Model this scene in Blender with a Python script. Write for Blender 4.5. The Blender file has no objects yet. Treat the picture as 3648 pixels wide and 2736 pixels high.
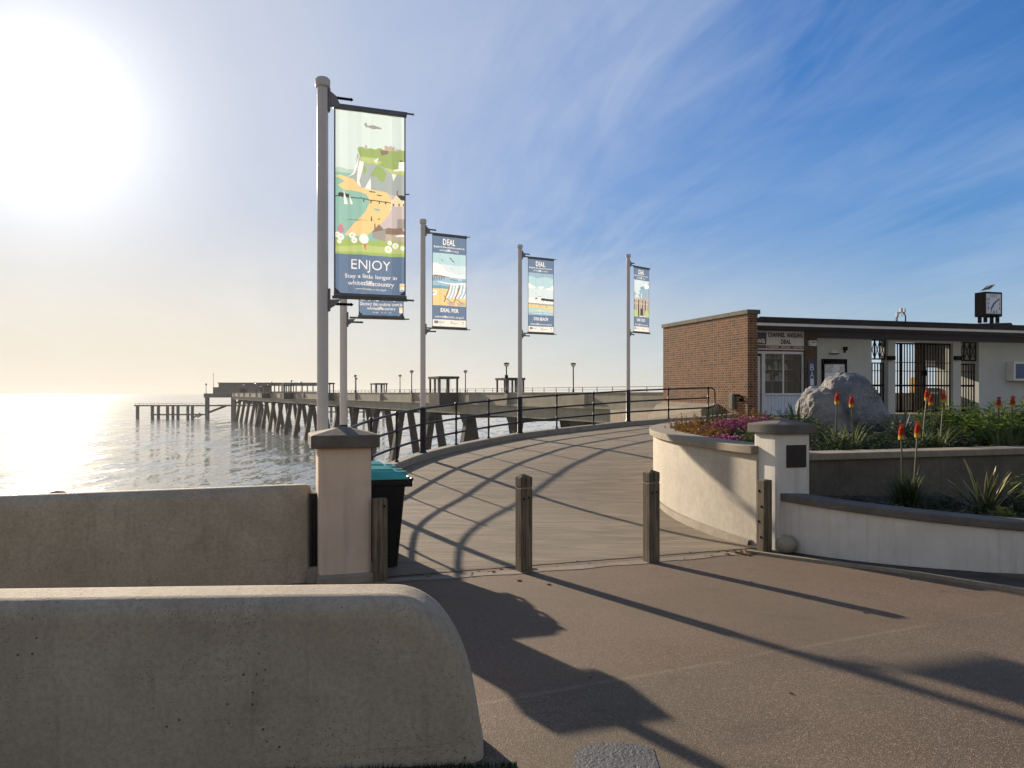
import bpy, bmesh, math, random
from mathutils import Vector, Matrix
random.seed(7)
C = bpy.context.scene.collection
R = math.radians
sin, cos, pi = math.sin, math.cos, math.pi

# ---------------------------------------------------------------- camera
F = 790.0            # focal length in pixels of a 1024 wide picture
HZ = 394.0           # row of the sea horizon
CAMH = 1.6
cam_data = bpy.data.cameras.new('camera')
cam = bpy.data.objects.new('camera', cam_data)
C.objects.link(cam)
cam.location = (0, 0, CAMH)
cam.rotation_euler = (R(90), 0, 0)
cam_data.sensor_width = 36.0
cam_data.lens = F / 1024 * 36
cam_data.shift_y = (HZ - 384) / 1024
cam_data.clip_start = 0.05
cam_data.clip_end = 60000
bpy.context.scene.camera = cam

# ---------------------------------------------------------------- sun, sky, exposure
SUN_AZ, SUN_EL = R(-30.6), R(17.0)
S = Vector((sin(SUN_AZ) * cos(SUN_EL), cos(SUN_AZ) * cos(SUN_EL), sin(SUN_EL)))
sd = bpy.data.lights.new('sun', 'SUN')
sd.energy = 5.0
sd.angle = R(0.6)
sd.color = (1.0, 0.83, 0.64)
sun = bpy.data.objects.new('sun', sd)
C.objects.link(sun)
sun.location = (-30, 50, 40)
sun.rotation_euler = (-S).to_track_quat('-Z', 'Y').to_euler()

world = bpy.data.worlds.new('World')
bpy.context.scene.world = world
world.use_nodes = True
wt = world.node_tree
wt.nodes.clear()
def wn(t, **kw):
    n = wt.nodes.new(t)
    for k, v in kw.items():
        setattr(n, k, v)
    return n
def wl(a, b):
    wt.links.new(a, b)
def wmath(op, a, b=None, clamp=False):
    n = wn('ShaderNodeMath', operation=op, use_clamp=clamp)
    for i, v in enumerate((a, b)):
        if v is None: continue
        if isinstance(v, (int, float)): n.inputs[i].default_value = v
        else: wl(v, n.inputs[i])
    return n.outputs[0]
def wmix(fac, a, b, blend='MIX'):
    n = wn('ShaderNodeMix', data_type='RGBA', blend_type=blend)
    for s, v in ((0, fac), (6, a), (7, b)):
        if isinstance(v, (int, float)): n.inputs[s].default_value = v
        elif isinstance(v, tuple): n.inputs[s].default_value = v
        else: wl(v, n.inputs[s])
    return n.outputs[2]
def wramp(x, stops, interp='LINEAR'):
    n = wn('ShaderNodeValToRGB')
    n.color_ramp.interpolation = interp
    e = n.color_ramp.elements
    while len(e) < len(stops): e.new(0.5)
    for i, (p, c) in enumerate(stops):
        e[i].position = p
        e[i].color = (c, c, c, 1) if isinstance(c, (int, float)) else (*c, 1)
    wl(x, n.inputs[0])
    return n.outputs[0]
sky = wn('ShaderNodeTexSky', sky_type='NISHITA')
sky.sun_disc = False
sky.sun_elevation = SUN_EL
sky.sun_rotation = SUN_AZ
sky.air_density = 1.0
sky.dust_density = 0.6
sky.ozone_density = 2.5
tc = wn('ShaderNodeTexCoord')
sep = wn('ShaderNodeSeparateXYZ')
wl(tc.outputs['Generated'], sep.inputs[0])
dx, dy, dz = sep.outputs
# cirrus: a thin layer seen on a far flat sheet of air
den = wmath('ADD', wmath('MAXIMUM', dz, 0.0), 0.10)
ux, uy = wmath('DIVIDE', dx, den), wmath('DIVIDE', dy, den)
comb = wn('ShaderNodeCombineXYZ')
wl(ux, comb.inputs[0]); wl(uy, comb.inputs[1])
def cirrus(rot, sx, sy, scale, detail, rough, dist, off=(0, 0, 0)):
    m = wn('ShaderNodeMapping', vector_type='TEXTURE')
    m.inputs['Rotation'].default_value = (0, 0, rot)
    m.inputs['Scale'].default_value = (sx, sy, 1)
    m.inputs['Location'].default_value = off
    wl(comb.outputs[0], m.inputs[0])
    n = wn('ShaderNodeTexNoise')
    n.inputs['Scale'].default_value = scale
    n.inputs['Detail'].default_value = detail
    n.inputs['Roughness'].default_value = rough
    n.inputs['Distortion'].default_value = dist
    wl(m.outputs[0], n.inputs['Vector'])
    return n.outputs['Fac']
streak = wramp(cirrus(R(108), 2.6, 0.85, 1.0, 9, 0.60, 1.2), ((0.40, 0), (0.70, 1)))
wisps = wramp(cirrus(R(101), 1.7, 0.34, 1.5, 9, 0.64, 1.6, (3.1, 1.7, 0)), ((0.42, 0), (0.78, 1)))
patch = wramp(cirrus(R(115), 2.5, 1.6, 0.55, 4, 0.5, 0.3, (7.3, 2.2, 0)), ((0.38, 0.22), (0.60, 1)))
cl = wmath('MULTIPLY', wmath('ADD', wmath('MULTIPLY', streak, 0.65), wmath('MULTIPLY', wisps, 0.42)), patch, clamp=True)
# distance to the sun in the sky
dot = wn('ShaderNodeVectorMath', operation='DOT_PRODUCT')
wl(tc.outputs['Generated'], dot.inputs[0])
dot.inputs[1].default_value = S
ca = wmath('MAXIMUM', dot.outputs['Value'], 0.0)
g1 = wmath('POWER', ca, 1900.0)
g2 = wmath('POWER', ca, 170.0)
g3 = wmath('POWER', ca, 14.0)
lum = wn('ShaderNodeRGBToBW')
wl(sky.outputs[0], lum.inputs[0])
comp = wn('ShaderNodeVectorMath', operation='SCALE')     # thin haze evens out the bright half of the sky
wl(sky.outputs[0], comp.inputs[0])
wl(wmath('DIVIDE', 1.0, wmath('ADD', 1.0, wmath('MULTIPLY', lum.outputs[0], 0.16))), comp.inputs['Scale'])
skyc = wn('ShaderNodeHueSaturation')
skyc.inputs['Saturation'].default_value = 1.7
skyc.inputs['Value'].default_value = 1.05
tint = wn('ShaderNodeVectorMath', operation='MULTIPLY')
wl(comp.outputs[0], tint.inputs[0]); tint.inputs[1].default_value = (.76, .85, 1.11)
wl(tint.outputs[0], skyc.inputs['Color'])
elev = wmath('MAXIMUM', dz, 0.0)
low = wramp(elev, ((0.0, 1.0), (0.09, 0.84), (0.21, 0.46), (0.36, 0.14), (0.6, 0.0)), 'EASE')
side = wramp(dot.outputs['Value'], ((0.55, 0.0), (0.96, 1.0)))
hazecol = wmix(side, (2.4, 3.7, 5.5, 1), (4.7, 4.9, 5.2, 1))
warmlow = wramp(elev, ((0.0, 1.0), (0.06, 0.8), (0.24, 0.0)), 'EASE')
hazecol = wmix(wmath('MULTIPLY', warmlow, 0.92), hazecol, wmix(side, (4.3, 4.8, 5.0, 1), (6.6, 5.9, 4.75, 1)))
back = wramp(dy, ((0.30, 1.0), (0.62, 0.0)))                # the inland half: warm fill added behind the camera to light shaded walls
hazecol = wmix(back, hazecol, (4.5, 4.0, 3.1, 1))
hazefac = wmath('MULTIPLY', low, wmath('ADD', wmath('MULTIPLY', side, 0.25), 0.70), clamp=True)
high = wmath('MULTIPLY', wramp(dot.outputs['Value'], ((0.62, 0.0), (0.97, 1.0))), 0.72)
hazefac = wmath('MAXIMUM', hazefac, high)
hazefac = wmath('MAXIMUM', hazefac, wmath('MULTIPLY', back, wramp(elev, ((0.0, 1.0), (0.35, 0.7), (0.75, 0.0)), 'EASE')))
base = wmix(hazefac, skyc.outputs[0], hazecol)
cloudcol = wmix(side, (4.2, 5.0, 6.3, 1), (6.1, 6.0, 5.7, 1))
cl = wmath('MULTIPLY', cl, wmath('SUBTRACT', 1.0, wmath('MULTIPLY', wramp(dot.outputs['Value'], ((0.80, 0.0), (0.97, 1.0))), 0.55)))
base2 = wmix(wmath('MULTIPLY', cl, 0.78), base, cloudcol)
def wscale(col, f):
    n = wn('ShaderNodeVectorMath', operation='SCALE')
    n.inputs[0].default_value = col
    wl(f, n.inputs['Scale'])
    return n.outputs[0]
def wadd(a, b):
    n = wn('ShaderNodeVectorMath', operation='ADD')
    wl(a, n.inputs[0]); wl(b, n.inputs[1])
    return n.outputs[0]
glow = wadd(wscale((300, 292, 278), g1), wadd(wscale((4.2, 4.1, 3.85), g2), wscale((.6, .58, .55), g3)))
bg = wn('ShaderNodeBackground')
bg.inputs['Strength'].default_value = 0.085
wl(wadd(base2, glow), bg.inputs['Color'])
wo = wn('ShaderNodeOutputWorld')
wl(bg.outputs[0], wo.inputs['Surface'])
try:
    world.cycles.sampling_method = 'MANUAL'
    world.cycles.sample_map_resolution = 1024
except Exception:
    pass

sc = bpy.context.scene
sc.render.engine = 'CYCLES'
sc.view_settings.view_transform = 'Standard'
sc.view_settings.look = 'None'
sc.view_settings.gamma = 1.0
sc.view_settings.exposure = 0.75
sc.cycles.use_denoising = True
sc.cycles.max_bounces = 8
sc.cycles.diffuse_bounces = 4
sc.cycles.transparent_max_bounces = 24
sc.cycles.sample_clamp_indirect = 6.0

# ---------------------------------------------------------------- measuring helpers
def gz(x, y):                       # the promenade falls gently towards the sea
    return 0.0144 * x - 0.033 * y
def G(px, py):                      # picture point -> point on the promenade
    t = 26.07 - 0.0144 * (px - 512)
    Y = F * CAMH / ((py - HZ) - t)
    X = (px - 512) * Y / F
    return X, Y, gz(X, Y)
def at(px, py, Y):                  # picture point at a distance -> point
    return (px - 512) * Y / F, Y, CAMH - (py - HZ) * Y / F
PROM = R(17)                        # direction of the seafront
# ---------------------------------------------------------------- materials
M = {}
def new_mat(name):
    m = bpy.data.materials.new(name)
    m.use_nodes = True
    m.node_tree.nodes.clear()
    M[name] = m
    return m
class NT:
    def __init__(s, m): s.t = m.node_tree
    def n(s, t, **kw):
        n = s.t.nodes.new(t)
        for k, v in kw.items(): setattr(n, k, v)
        return n
    def l(s, a, b): s.t.links.new(a, b)
    def put(s, v, sock):
        if isinstance(v, (int, float)): sock.default_value = v
        elif isinstance(v, tuple):
            sock.default_value = v if len(v) == len(sock.default_value) else (*v, 1)
        else: s.l(v, sock)
    def math(s, op, a, b=None, clamp=False):
        n = s.n('ShaderNodeMath', operation=op, use_clamp=clamp)
        s.put(a, n.inputs[0])
        if b is not None: s.put(b, n.inputs[1])
        return n.outputs[0]
    def mix(s, f, a, b, blend='MIX'):
        n = s.n('ShaderNodeMix', data_type='RGBA', blend_type=blend)
        s.put(f, n.inputs[0]); s.put(a, n.inputs[6]); s.put(b, n.inputs[7])
        return n.outputs[2]
    def ramp(s, x, a, b, c0=0.0, c1=1.0):
        n = s.n('ShaderNodeMapRange')
        n.interpolation_type = 'SMOOTHSTEP'
        s.put(x, n.inputs[0])
        for i, v in enumerate((a, b, c0, c1)): n.inputs[i + 1].default_value = v
        return n.outputs[0]
    def coord(s, scale=(1, 1, 1), rot=(0, 0, 0), loc=(0, 0, 0), kind='Object'):
        t = s.n('ShaderNodeTexCoord')
        m = s.n('ShaderNodeMapping')
        m.inputs['Scale'].default_value = scale
        m.inputs['Rotation'].default_value = rot
        m.inputs['Location'].default_value = loc
        s.l(t.outputs[kind], m.inputs[0])
        return m.outputs[0]
    def noise(s, vec, scale, detail=5, rough=0.55, dist=0.0):
        n = s.n('ShaderNodeTexNoise')
        s.l(vec, n.inputs['Vector'])
        n.inputs['Scale'].default_value = scale
        n.inputs['Detail'].default_value = detail
        n.inputs['Roughness'].default_value = rough
        n.inputs['Distortion'].default_value = dist
        return n.outputs['Fac']
    def voro(s, vec, scale, feature='F1', out='Distance'):
        n = s.n('ShaderNodeTexVoronoi', feature=feature)
        s.l(vec, n.inputs['Vector'])
        n.inputs['Scale'].default_value = scale
        return n.outputs[out]
    def bump(s, h, strength, dist=0.02, normal=None):
        b = s.n('ShaderNodeBump')
        b.inputs['Strength'].default_value = strength
        b.inputs['Distance'].default_value = dist
        s.l(h, b.inputs['Height'])
        if normal is not None: s.l(normal, b.inputs['Normal'])
        return b.outputs[0]
    def bsdf(s, color, rough=0.8, metal=0.0, normal=None, spec=0.5, **kw):
        p = s.n('ShaderNodeBsdfPrincipled')
        s.put(color, p.inputs['Base Color'])
        s.put(rough, p.inputs['Roughness'])
        p.inputs['Metallic'].default_value = metal
        p.inputs['Specular IOR Level'].default_value = spec
        for k, v in kw.items(): s.put(v, p.inputs[k])
        if normal is not None: s.l(normal, p.inputs['Normal'])
        return p.outputs[0]
    def out(s, sh):
        o = s.n('ShaderNodeOutputMaterial')
        s.l(sh, o.inputs['Surface'])

def simple(name, col, rough=0.6, metal=0.0, var=0.25, scale=6.0, bump=0.15, bscale=40.0, dirt=None, spec=0.5):
    """painted / plain surface with mottling, fine grain and optional vertical dirt runs"""
    m = new_mat(name); t = NT(m)
    v = t.coord()
    n1 = t.noise(v, scale, 6)
    dark = tuple(c * (1 - var) for c in col); lite = tuple(min(1, c * (1 + var)) for c in col)
    c = t.mix(t.ramp(n1, 0.3, 0.7), dark, lite)
    if dirt:
        vs = t.coord((9, 9, 0.7))
        d = t.ramp(t.noise(vs, 1.4, 6, 0.6), 0.48, 0.78)
        c = t.mix(t.math('MULTIPLY', d, 0.6), c, dirt)
    nb = t.noise(v, bscale, 4)
    t.out(t.bsdf(c, t.ramp(n1, 0.2, 0.8, max(0, rough - .1), min(1, rough + .1)), metal, t.bump(nb, bump, 0.01), spec))
    return m

def concrete(name, col, col2, stain, scale=2.0, pits=True, streak=0.0, rough=0.85, bump=0.35):
    m = new_mat(name); t = NT(m)
    v = t.coord()
    a = t.noise(v, scale, 8, 0.6, 0.3)
    b = t.noise(v, scale * 9, 5, 0.6)
    c = t.mix(t.ramp(a, 0.32, 0.68), col, col2)
    st = t.ramp(t.noise(t.coord(loc=(4, 2, 7)), scale * 0.8, 7, 0.65, 0.6), 0.52, 0.72)
    c = t.mix(t.math('MULTIPLY', st, 0.55), c, stain)
    c = t.mix(t.math('MULTIPLY', t.ramp(b, 0.35, 0.75), 0.35), c, tuple(x * 0.62 for x in col))
    if streak:
        sv = t.coord((7, 7, 0.45))
        s2 = t.ramp(t.noise(sv, 1.6, 6, 0.65), 0.50, 0.72)
        c = t.mix(t.math('MULTIPLY', s2, streak), c, tuple(x * 0.45 for x in col))
    h = t.math('ADD', t.math('MULTIPLY', b, 0.4), t.math('MULTIPLY', t.noise(v, 110, 3), 0.35))
    if pits:
        vo = t.voro(v, 26)
        pick = t.ramp(t.noise(v, 3.3, 4), 0.50, 0.62)
        pit = t.math('MULTIPLY', t.ramp(vo, 0.10, 0.16, 1.0, 0.0), pick)
        c = t.mix(t.math('MULTIPLY', pit, 0.8), c, tuple(x * 0.25 for x in col))
        h = t.math('SUBTRACT', h, t.math('MULTIPLY', pit, 1.2))
    t.out(t.bsdf(c, rough, 0, t.bump(h, bump, 0.012), 0.3))
    return m

m = new_mat('wall_concrete'); t = NT(m)
v = t.coord()
a_ = t.noise(v, 1.5, 9, 0.62, 0.5)
c = t.mix(t.ramp(a_, .30, .70), (.37, .315, .225), (.46, .40, .295))
c = t.mix(t.math('MULTIPLY', t.ramp(t.noise(t.coord(loc=(3, 1, 5)), 2.2, 9, .7, .8), .50, .70), .32), c, (.20, .175, .125))
c = t.mix(t.math('MULTIPLY', t.ramp(t.noise(t.coord((1, 1, 1), loc=(9, 4, 2)), 1.0, 7, .65, .4), .54, .74), .28), c, (.23, .225, .13))
c = t.mix(t.math('MULTIPLY', t.ramp(t.noise(t.coord((6, 6, .5)), 1.5, 7, .7), .52, .72), .40), c, (.17, .15, .11))
c = t.mix(t.math('MULTIPLY', t.ramp(t.noise(t.coord((.5, .5, 16)), 1.3, 6, .7, .3), .60, .68), .38), c, (.15, .13, .10))
c = t.mix(t.ramp(t.noise(v, 38, 6, .75), .36, .70, 0, .5), c, (.20, .175, .13))
c = t.mix(t.ramp(t.noise(v, 150, 3, .7), .50, .75, 0, .35), c, (.56, .50, .40))
p1 = t.math('MULTIPLY', t.ramp(t.voro(v, 17), .075, .12, 1, 0), t.ramp(t.noise(v, 2.6, 4), .50, .60))
p2 = t.math('MULTIPLY', t.ramp(t.voro(v, 55), .13, .20, 1, 0), t.ramp(t.noise(t.coord(loc=(2, 8, 1)), 2.2, 4), .48, .60))
pit = t.math('MAXIMUM', p1, t.math('MULTIPLY', p2, .8))
c = t.mix(t.math('MULTIPLY', pit, .85), c, (.05, .043, .033))
h = t.math('SUBTRACT', t.math('ADD', t.math('MULTIPLY', t.noise(v, 30, 7, .7), .6), t.math('MULTIPLY', t.noise(v, 140, 3), .4)), t.math('MULTIPLY', pit, 1.5))
t.out(t.bsdf(c, .85, 0, t.bump(h, .55, .014), .3))
concrete('pale_coping', (.23, .20, .15), (.30, .26, .19), (.09, .085, .07), 3.0, True, 0.25)
concrete('pier_concrete', (.31, .28, .21), (.38, .345, .26), (.16, .14, .105), 0.7, False, 0.5)
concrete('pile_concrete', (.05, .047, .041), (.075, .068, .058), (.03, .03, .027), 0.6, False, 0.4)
concrete('kerb_concrete', (.24, .22, .18), (.30, .28, .23), (.14, .13, .11), 4.0, True, 0.2)
concrete('plinth_concrete', (.19, .16, .11), (.24, .205, .145), (.2, .17, .12), 1.5, True, 0.2)
concrete('dark_concrete', (.10, .092, .075), (.15, .138, .11), (.05, .047, .04), 2.0, True, .5)
concrete('dark_cap', (.105, .10, .085), (.15, .14, .12), (.06, .06, .05), 3.5, True, 0.1)
concrete('stone_ball', (.30, .275, .21), (.36, .33, .26), (.25, .23, .18), 6, True, 0)
concrete('pierhead_grey', (.14, .135, .125), (.18, .17, .155), (.10, .10, .09), 0.3, False, 0.3)

simple('render_pink', (.60, .485, .38), 0.9, 0, .07, 3, .25, 120, (.42, .33, .26))
simple('render_white', (.62, .60, .54), 0.9, 0, .07, 3, .3, 120, (.40, .37, .31))
simple('facade_white', (.47, .495, .465), 0.9, 0, .06, 1.2, .1, 60, (.44, .45, .42))
simple('pole_paint', (.52, .505, .49), 0.22, 0, .05, 2, .03, 60)
simple('black_paint', (.014, .014, .016), 0.38, 0, .3, 8, .12, 60, spec=0.18)
simple('gate_black', (.006, .006, .008), 0.9, 0, .3, 8, .1, 60, spec=0.0)
simple('grey_metal', (.16, .16, .165), 0.45, 0.6, .15, 8, .05, 60)
simple('roof_felt', (.02, .02, .024), 0.8, 0, .4, 3, .3, 25, spec=0.18)
simple('fascia_white', (.66, .66, .64), 0.6, 0, .06, 3, .05, 40)
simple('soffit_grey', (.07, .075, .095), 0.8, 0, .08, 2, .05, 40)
simple('kiosk_grey', (.22, .22, .23), 0.6, 0, .1, 2, .05, 40)
simple('frame_white', (.64, .65, .65), 0.45, 0, .05, 3, .03, 40)
simple('panel_blue_white', (.55, .64, .74), 0.5, 0, .04, 3, .03, 40)
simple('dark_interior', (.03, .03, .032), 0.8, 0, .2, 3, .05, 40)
simple('bin_black', (.012, .012, .013), 0.42, 0, .2, 5, .1, 80, spec=0.18)
simple('bin_teal', (.05, .40, .375), 0.36, 0, .12, 5, .08, 80)
simple('sign_white', (.70, .68, .64), 0.4, 0, .04, 3, .0, 40)
simple('sign_navy', (.012, .018, .075), 0.4, 0, .1, 3, .0, 40)
simple('sign_blue', (.02, .06, .17), 0.4, 0, .1, 3, .0, 40)
simple('sign_maroon', (.17, .025, .045), 0.4, 0, .1, 3, .0, 40)
simple('clock_face', (.66, .76, .86), 0.35, 0, .04, 3, .0, 40)
simple('clock_blue', (.02, .06, .14), 0.4, 0, .1, 3, .0, 40)
simple('camera_white', (.62, .62, .62), 0.4, 0, .05, 3, .0, 40)
simple('lamp_globe', (.62, .60, .50), 0.25, 0, .05, 3, .0, 40)
simple('soil', (.045, .036, .026), 0.95, 0, .5, 5, .8, 18)
simple('shingle', (.28, .22, .15), 0.95, 0, .4, 2, .8, 9)
simple('yellow_paint', (.62, .34, .02), 0.5, 0, .1, 3, .02, 40)
simple('teal_glass', (.10, .32, .38), 0.2, 0, .1, 3, .0, 40)
simple('stock_pale', (.5, .5, .48), 0.5, 0, .3, 9, .0, 40)
simple('stock_red', (.35, .04, .03), 0.5, 0, .3, 9, .0, 40)
simple('stock_green', (.05, .30, .10), 0.5, 0, .3, 9, .0, 40)
simple('plaque', (.012, .012, .014), 0.35, 0.2, .3, 12, .25, 50)
simple('gull_white', (.62, .62, .62), 0.8, 0, .08, 30, .1, 60)
simple('gull_grey', (.12, .125, .135), 0.8, 0, .15, 30, .1, 60)
simple('gull_dark', (.03, .03, .03), 0.7, 0, .15, 30, .1, 60)
simple('beak_yellow', (.55, .33, .05), 0.5, 0, .1, 30, .0, 60)
simple('tarmac_patch', (.035, .038, .043), 0.6, 0, .3, 14, .9, 60)

def wood(name, col, dark):
    m = new_mat(name); t = NT(m)
    v = t.coord((22, 22, 1.3))
    a = t.noise(v, 1.6, 7, 0.6, 0.5)
    c = t.mix(t.ramp(a, 0.3, 0.72), dark, col)
    g = t.ramp(t.noise(t.coord(), 2.5, 5), 0.45, 0.7)
    c = t.mix(t.math('MULTIPLY', g, 0.4), c, tuple(x * .5 for x in dark))
    t.out(t.bsdf(c, 0.85, 0, t.bump(a, 0.5, 0.006), 0.25))
wood('weathered_timber', (.21, .175, .115), (.06, .048, .033))

# promenade: exposed-aggregate asphalt, warm brown, speckled
m = new_mat('promenade_asphalt'); t = NT(m)
v = t.coord()
sp = t.voro(v, 165, 'F1', 'Color')
rgb = t.n('ShaderNodeSeparateColor'); t.l(sp, rgb.inputs[0])
big = t.ramp(t.noise(v, 0.9, 6, 0.6, 0.4), 0.3, 0.7)
c = t.mix(big, (.128, .087, .052), (.178, .127, .080))
c = t.mix(t.ramp(rgb.outputs[0], 0.0, 1.0, 0.0, 0.75), c, (.07, .054, .04))
c = t.mix(t.ramp(rgb.outputs[1], 0.86, 0.9, 0.0, 0.6), c, (.33, .28, .22))
fine = t.noise(v, 55, 4, 0.7)
c = t.mix(t.ramp(fine, 0.35, 0.75, 0.0, 0.45), c, (.075, .056, .04))
gm = t.ramp(t.noise(t.coord(loc=(8, 3, 0)), 0.55, 5, 0.6), 0.45, 0.65)
c = t.mix(t.math('MULTIPLY', gm, 0.45), c, (.09, .08, .048))
h = t.math('ADD', t.math('MULTIPLY', t.voro(v, 165), 0.9), t.math('MULTIPLY', fine, 0.8))
sep = t.n('ShaderNodeSeparateXYZ'); t.l(v, sep.inputs[0])
# the long seam between two lifts of asphalt
wob = t.math('MULTIPLY', t.noise(v, 3.0, 3), 0.05)
ln = t.math('ABSOLUTE', t.math('ADD', t.math('SUBTRACT', t.math('SUBTRACT', sep.outputs[1], t.math('MULTIPLY', sep.outputs[0], 0.459)), 4.57), wob))
seam = t.ramp(ln, 0.0, 0.045, 1.0, 0.0)
brk = t.ramp(t.noise(v, 1.7, 5, .7), .35, .6)
c = t.mix(t.math('MULTIPLY', t.math('MULTIPLY', seam, brk), 0.38), c, (.25, .20, .13))
side_ = t.ramp(t.math('SUBTRACT', t.math('SUBTRACT', sep.outputs[1], t.math('MULTIPLY', sep.outputs[0], 0.459)), 4.57), -.02, .02)
c = t.mix(t.math('MULTIPLY', side_, 0.20), c, (.15, .09, .055))
st = t.ramp(t.noise(t.coord(loc=(1, 7, 3)), 1.9, 8, .7, .8), .56, .70)
c = t.mix(t.math('MULTIPLY', st, 0.45), c, (.055, .045, .033))
gum = t.ramp(t.voro(v, 2.3), .018, .03, 1, 0)
c = t.mix(t.math('MULTIPLY', gum, .65), c, (.36, .33, .28))
gum2 = t.ramp(t.voro(t.coord(loc=(5, 5, 0)), 3.1), .016, .026, 1, 0)
c = t.mix(t.math('MULTIPLY', gum2, .7), c, (.03, .027, .022))
t.out(t.bsdf(c, 0.82, 0, t.bump(h, 0.5, 0.007), 0.3))

# ramp: swept concrete with shallow ripples
m = new_mat('ramp_concrete'); t = NT(m)
v = t.coord()
rp = t.noise(t.coord((0.55, 2.4, 1), (0, 0, R(-4))), 1.7, 7, 0.66, 0.9)
c = t.mix(t.ramp(rp, 0.3, 0.7), (.135, .106, .066), (.225, .182, .120))
c = t.mix(t.math('MULTIPLY', t.ramp(t.noise(v, 1.1, 6, 0.6), 0.5, 0.72), 0.4), c, (.18, .15, .105))
c = t.mix(t.ramp(t.noise(v, 70, 3), 0.55, 0.8, 0, 0.3), c, (.14, .12, .09))
sp = t.ramp(t.voro(v, 3.1), 0.02, 0.035, 1.0, 0.0)
c = t.mix(t.math('MULTIPLY', sp, 0.7), c, (.6, .57, .5))
h = t.math('ADD', t.math('MULTIPLY', rp, 1.0), t.math('MULTIPLY', t.noise(v, 60, 3), 0.08))
t.out(t.bsdf(c, 0.8, 0, t.bump(h, 0.42, 0.05), 0.35))

concrete('edging', (.20, .165, .125), (.26, .21, .16), (.12, .10, .08), 5.0, False, 0)

# brick, in the building's own frame
def brick(name, colA, colB, mortar, ch):
    m = new_mat(name); t = NT(m)
    tcn = t.n('ShaderNodeTexCoord')
    sp = t.n('ShaderNodeSeparateXYZ'); t.l(tcn.outputs['Object'], sp.inputs[0])
    cb = t.n('ShaderNodeCombineXYZ')
    t.l(t.math('ADD', sp.outputs[0], sp.outputs[1]), cb.inputs[0]); t.l(sp.outputs[2], cb.inputs[1])
    b = t.n('ShaderNodeTexBrick')
    t.l(cb.outputs[0], b.inputs['Vector'])
    b.inputs['Scale'].default_value = 1.0
    b.inputs['Color1'].default_value = (0, 0, 0, 1)
    b.inputs['Color2'].default_value = (1, 1, 1, 1)
    b.inputs['Mortar'].default_value = (0.5, 0.5, 0.5, 1)
    b.inputs['Mortar Size'].default_value = ch * 0.085
    b.inputs['Mortar Smooth'].default_value = 0.2
    b.inputs['Brick Width'].default_value = ch * 2.9
    b.inputs['Row Height'].default_value = ch
    b.offset = 0.5
    b.squash = 0.55; b.squash_frequency = 2
    rr = t.n('ShaderNodeSeparateColor'); t.l(b.outputs['Color'], rr.inputs[0])
    v = tcn.outputs['Object']
    nz = t.noise(v, 7, 5, 0.7)
    f = t.math('ADD', t.math('MULTIPLY', rr.outputs[0], 0.8), t.math('MULTIPLY', t.math('SUBTRACT', nz, 0.5), 0.9), True)
    c = t.mix(f, colA, colB)
    c = t.mix(t.ramp(t.noise(v, 45, 3), .45, .75, 0, .5), c, tuple(x * .45 for x in colA))
    c = t.mix(b.outputs['Fac'], c, mortar)
    h = t.math('SUBTRACT', t.math('MULTIPLY', t.noise(v, 40, 3), 0.3), b.outputs['Fac'])
    t.out(t.bsdf(c, 0.9, 0, t.bump(h, 0.6, 0.01), 0.2))
brick('brick', (.055, .032, .022), (.225, .095, .042), (.37, .27, .175), .097)
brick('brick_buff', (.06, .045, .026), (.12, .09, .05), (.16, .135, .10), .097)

# rock with pale veins
m = new_mat('rock'); t = NT(m)
v = t.coord()
a = t.noise(v, 1.6, 8, 0.65, 0.6)
c = t.mix(t.ramp(a, .3, .7), (.12, .132, .15), (.27, .285, .30))
w = t.noise(v, 3.4, 5, 0.65, 2.6)
ve = t.ramp(t.math('ABSOLUTE', t.math('SUBTRACT', w, 0.5)), 0.0, 0.022, 1.0, 0.0)
vm = t.ramp(t.noise(v, 1.7, 3), .40, .55)
c = t.mix(t.math('MULTIPLY', t.math('MULTIPLY', ve, vm), 0.7), c, (.62, .60, .57))
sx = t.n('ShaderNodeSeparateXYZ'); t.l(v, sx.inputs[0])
c = t.mix(t.ramp(sx.outputs[0], 0.1, -0.5, 0.0, 0.45), c, (.40, .37, .31))  # left side mixed paler and warmer to paint in the sunlight
h = t.math('ADD', t.noise(v, 4, 8, 0.7, 0.4), t.math('MULTIPLY', t.noise(v, 22, 4), 0.3))
t.out(t.bsdf(c, 0.85, 0, t.bump(h, 1.0, 0.16), 0.3))

# sea
m = new_mat('sea'); t = NT(m)
geo = t.n('ShaderNodeNewGeometry')
def sm(scale, rot):
    mm = t.n('ShaderNodeMapping'); mm.inputs['Scale'].default_value = scale; mm.inputs['Rotation'].default_value = (0, 0, rot)
    t.l(geo.outputs['Position'], mm.inputs[0]); return mm.outputs[0]
def slope(vec, detail, rough):
    n = t.n('ShaderNodeTexNoise'); t.l(vec, n.inputs['Vector'])
    n.inputs['Scale'].default_value = 1.0; n.inputs['Detail'].default_value = detail; n.inputs['Roughness'].default_value = rough
    q = t.n('ShaderNodeVectorMath', operation='SUBTRACT'); t.l(n.outputs['Color'], q.inputs[0]); q.inputs[1].default_value = (.5, .5, .5)
    return q.outputs[0]
def vscale(a, k):
    q = t.n('ShaderNodeVectorMath', operation='MULTIPLY'); t.l(a, q.inputs[0]); q.inputs[1].default_value = k; return q.outputs[0]
def vadd(a, b):
    q = t.n('ShaderNodeVectorMath', operation='ADD'); t.l(a, q.inputs[0])
    if isinstance(b, tuple): q.inputs[1].default_value = b
    else: t.l(b, q.inputs[1])
    return q.outputs[0]
n_ = vscale(slope(sm((.55, .10, 1), R(-8)), 3, .6), (.30, .46, 0))
n_ = vadd(n_, vscale(slope(sm((.16, .045, 1), R(10)), 3, .6), (.16, .30, 0)))
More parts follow.
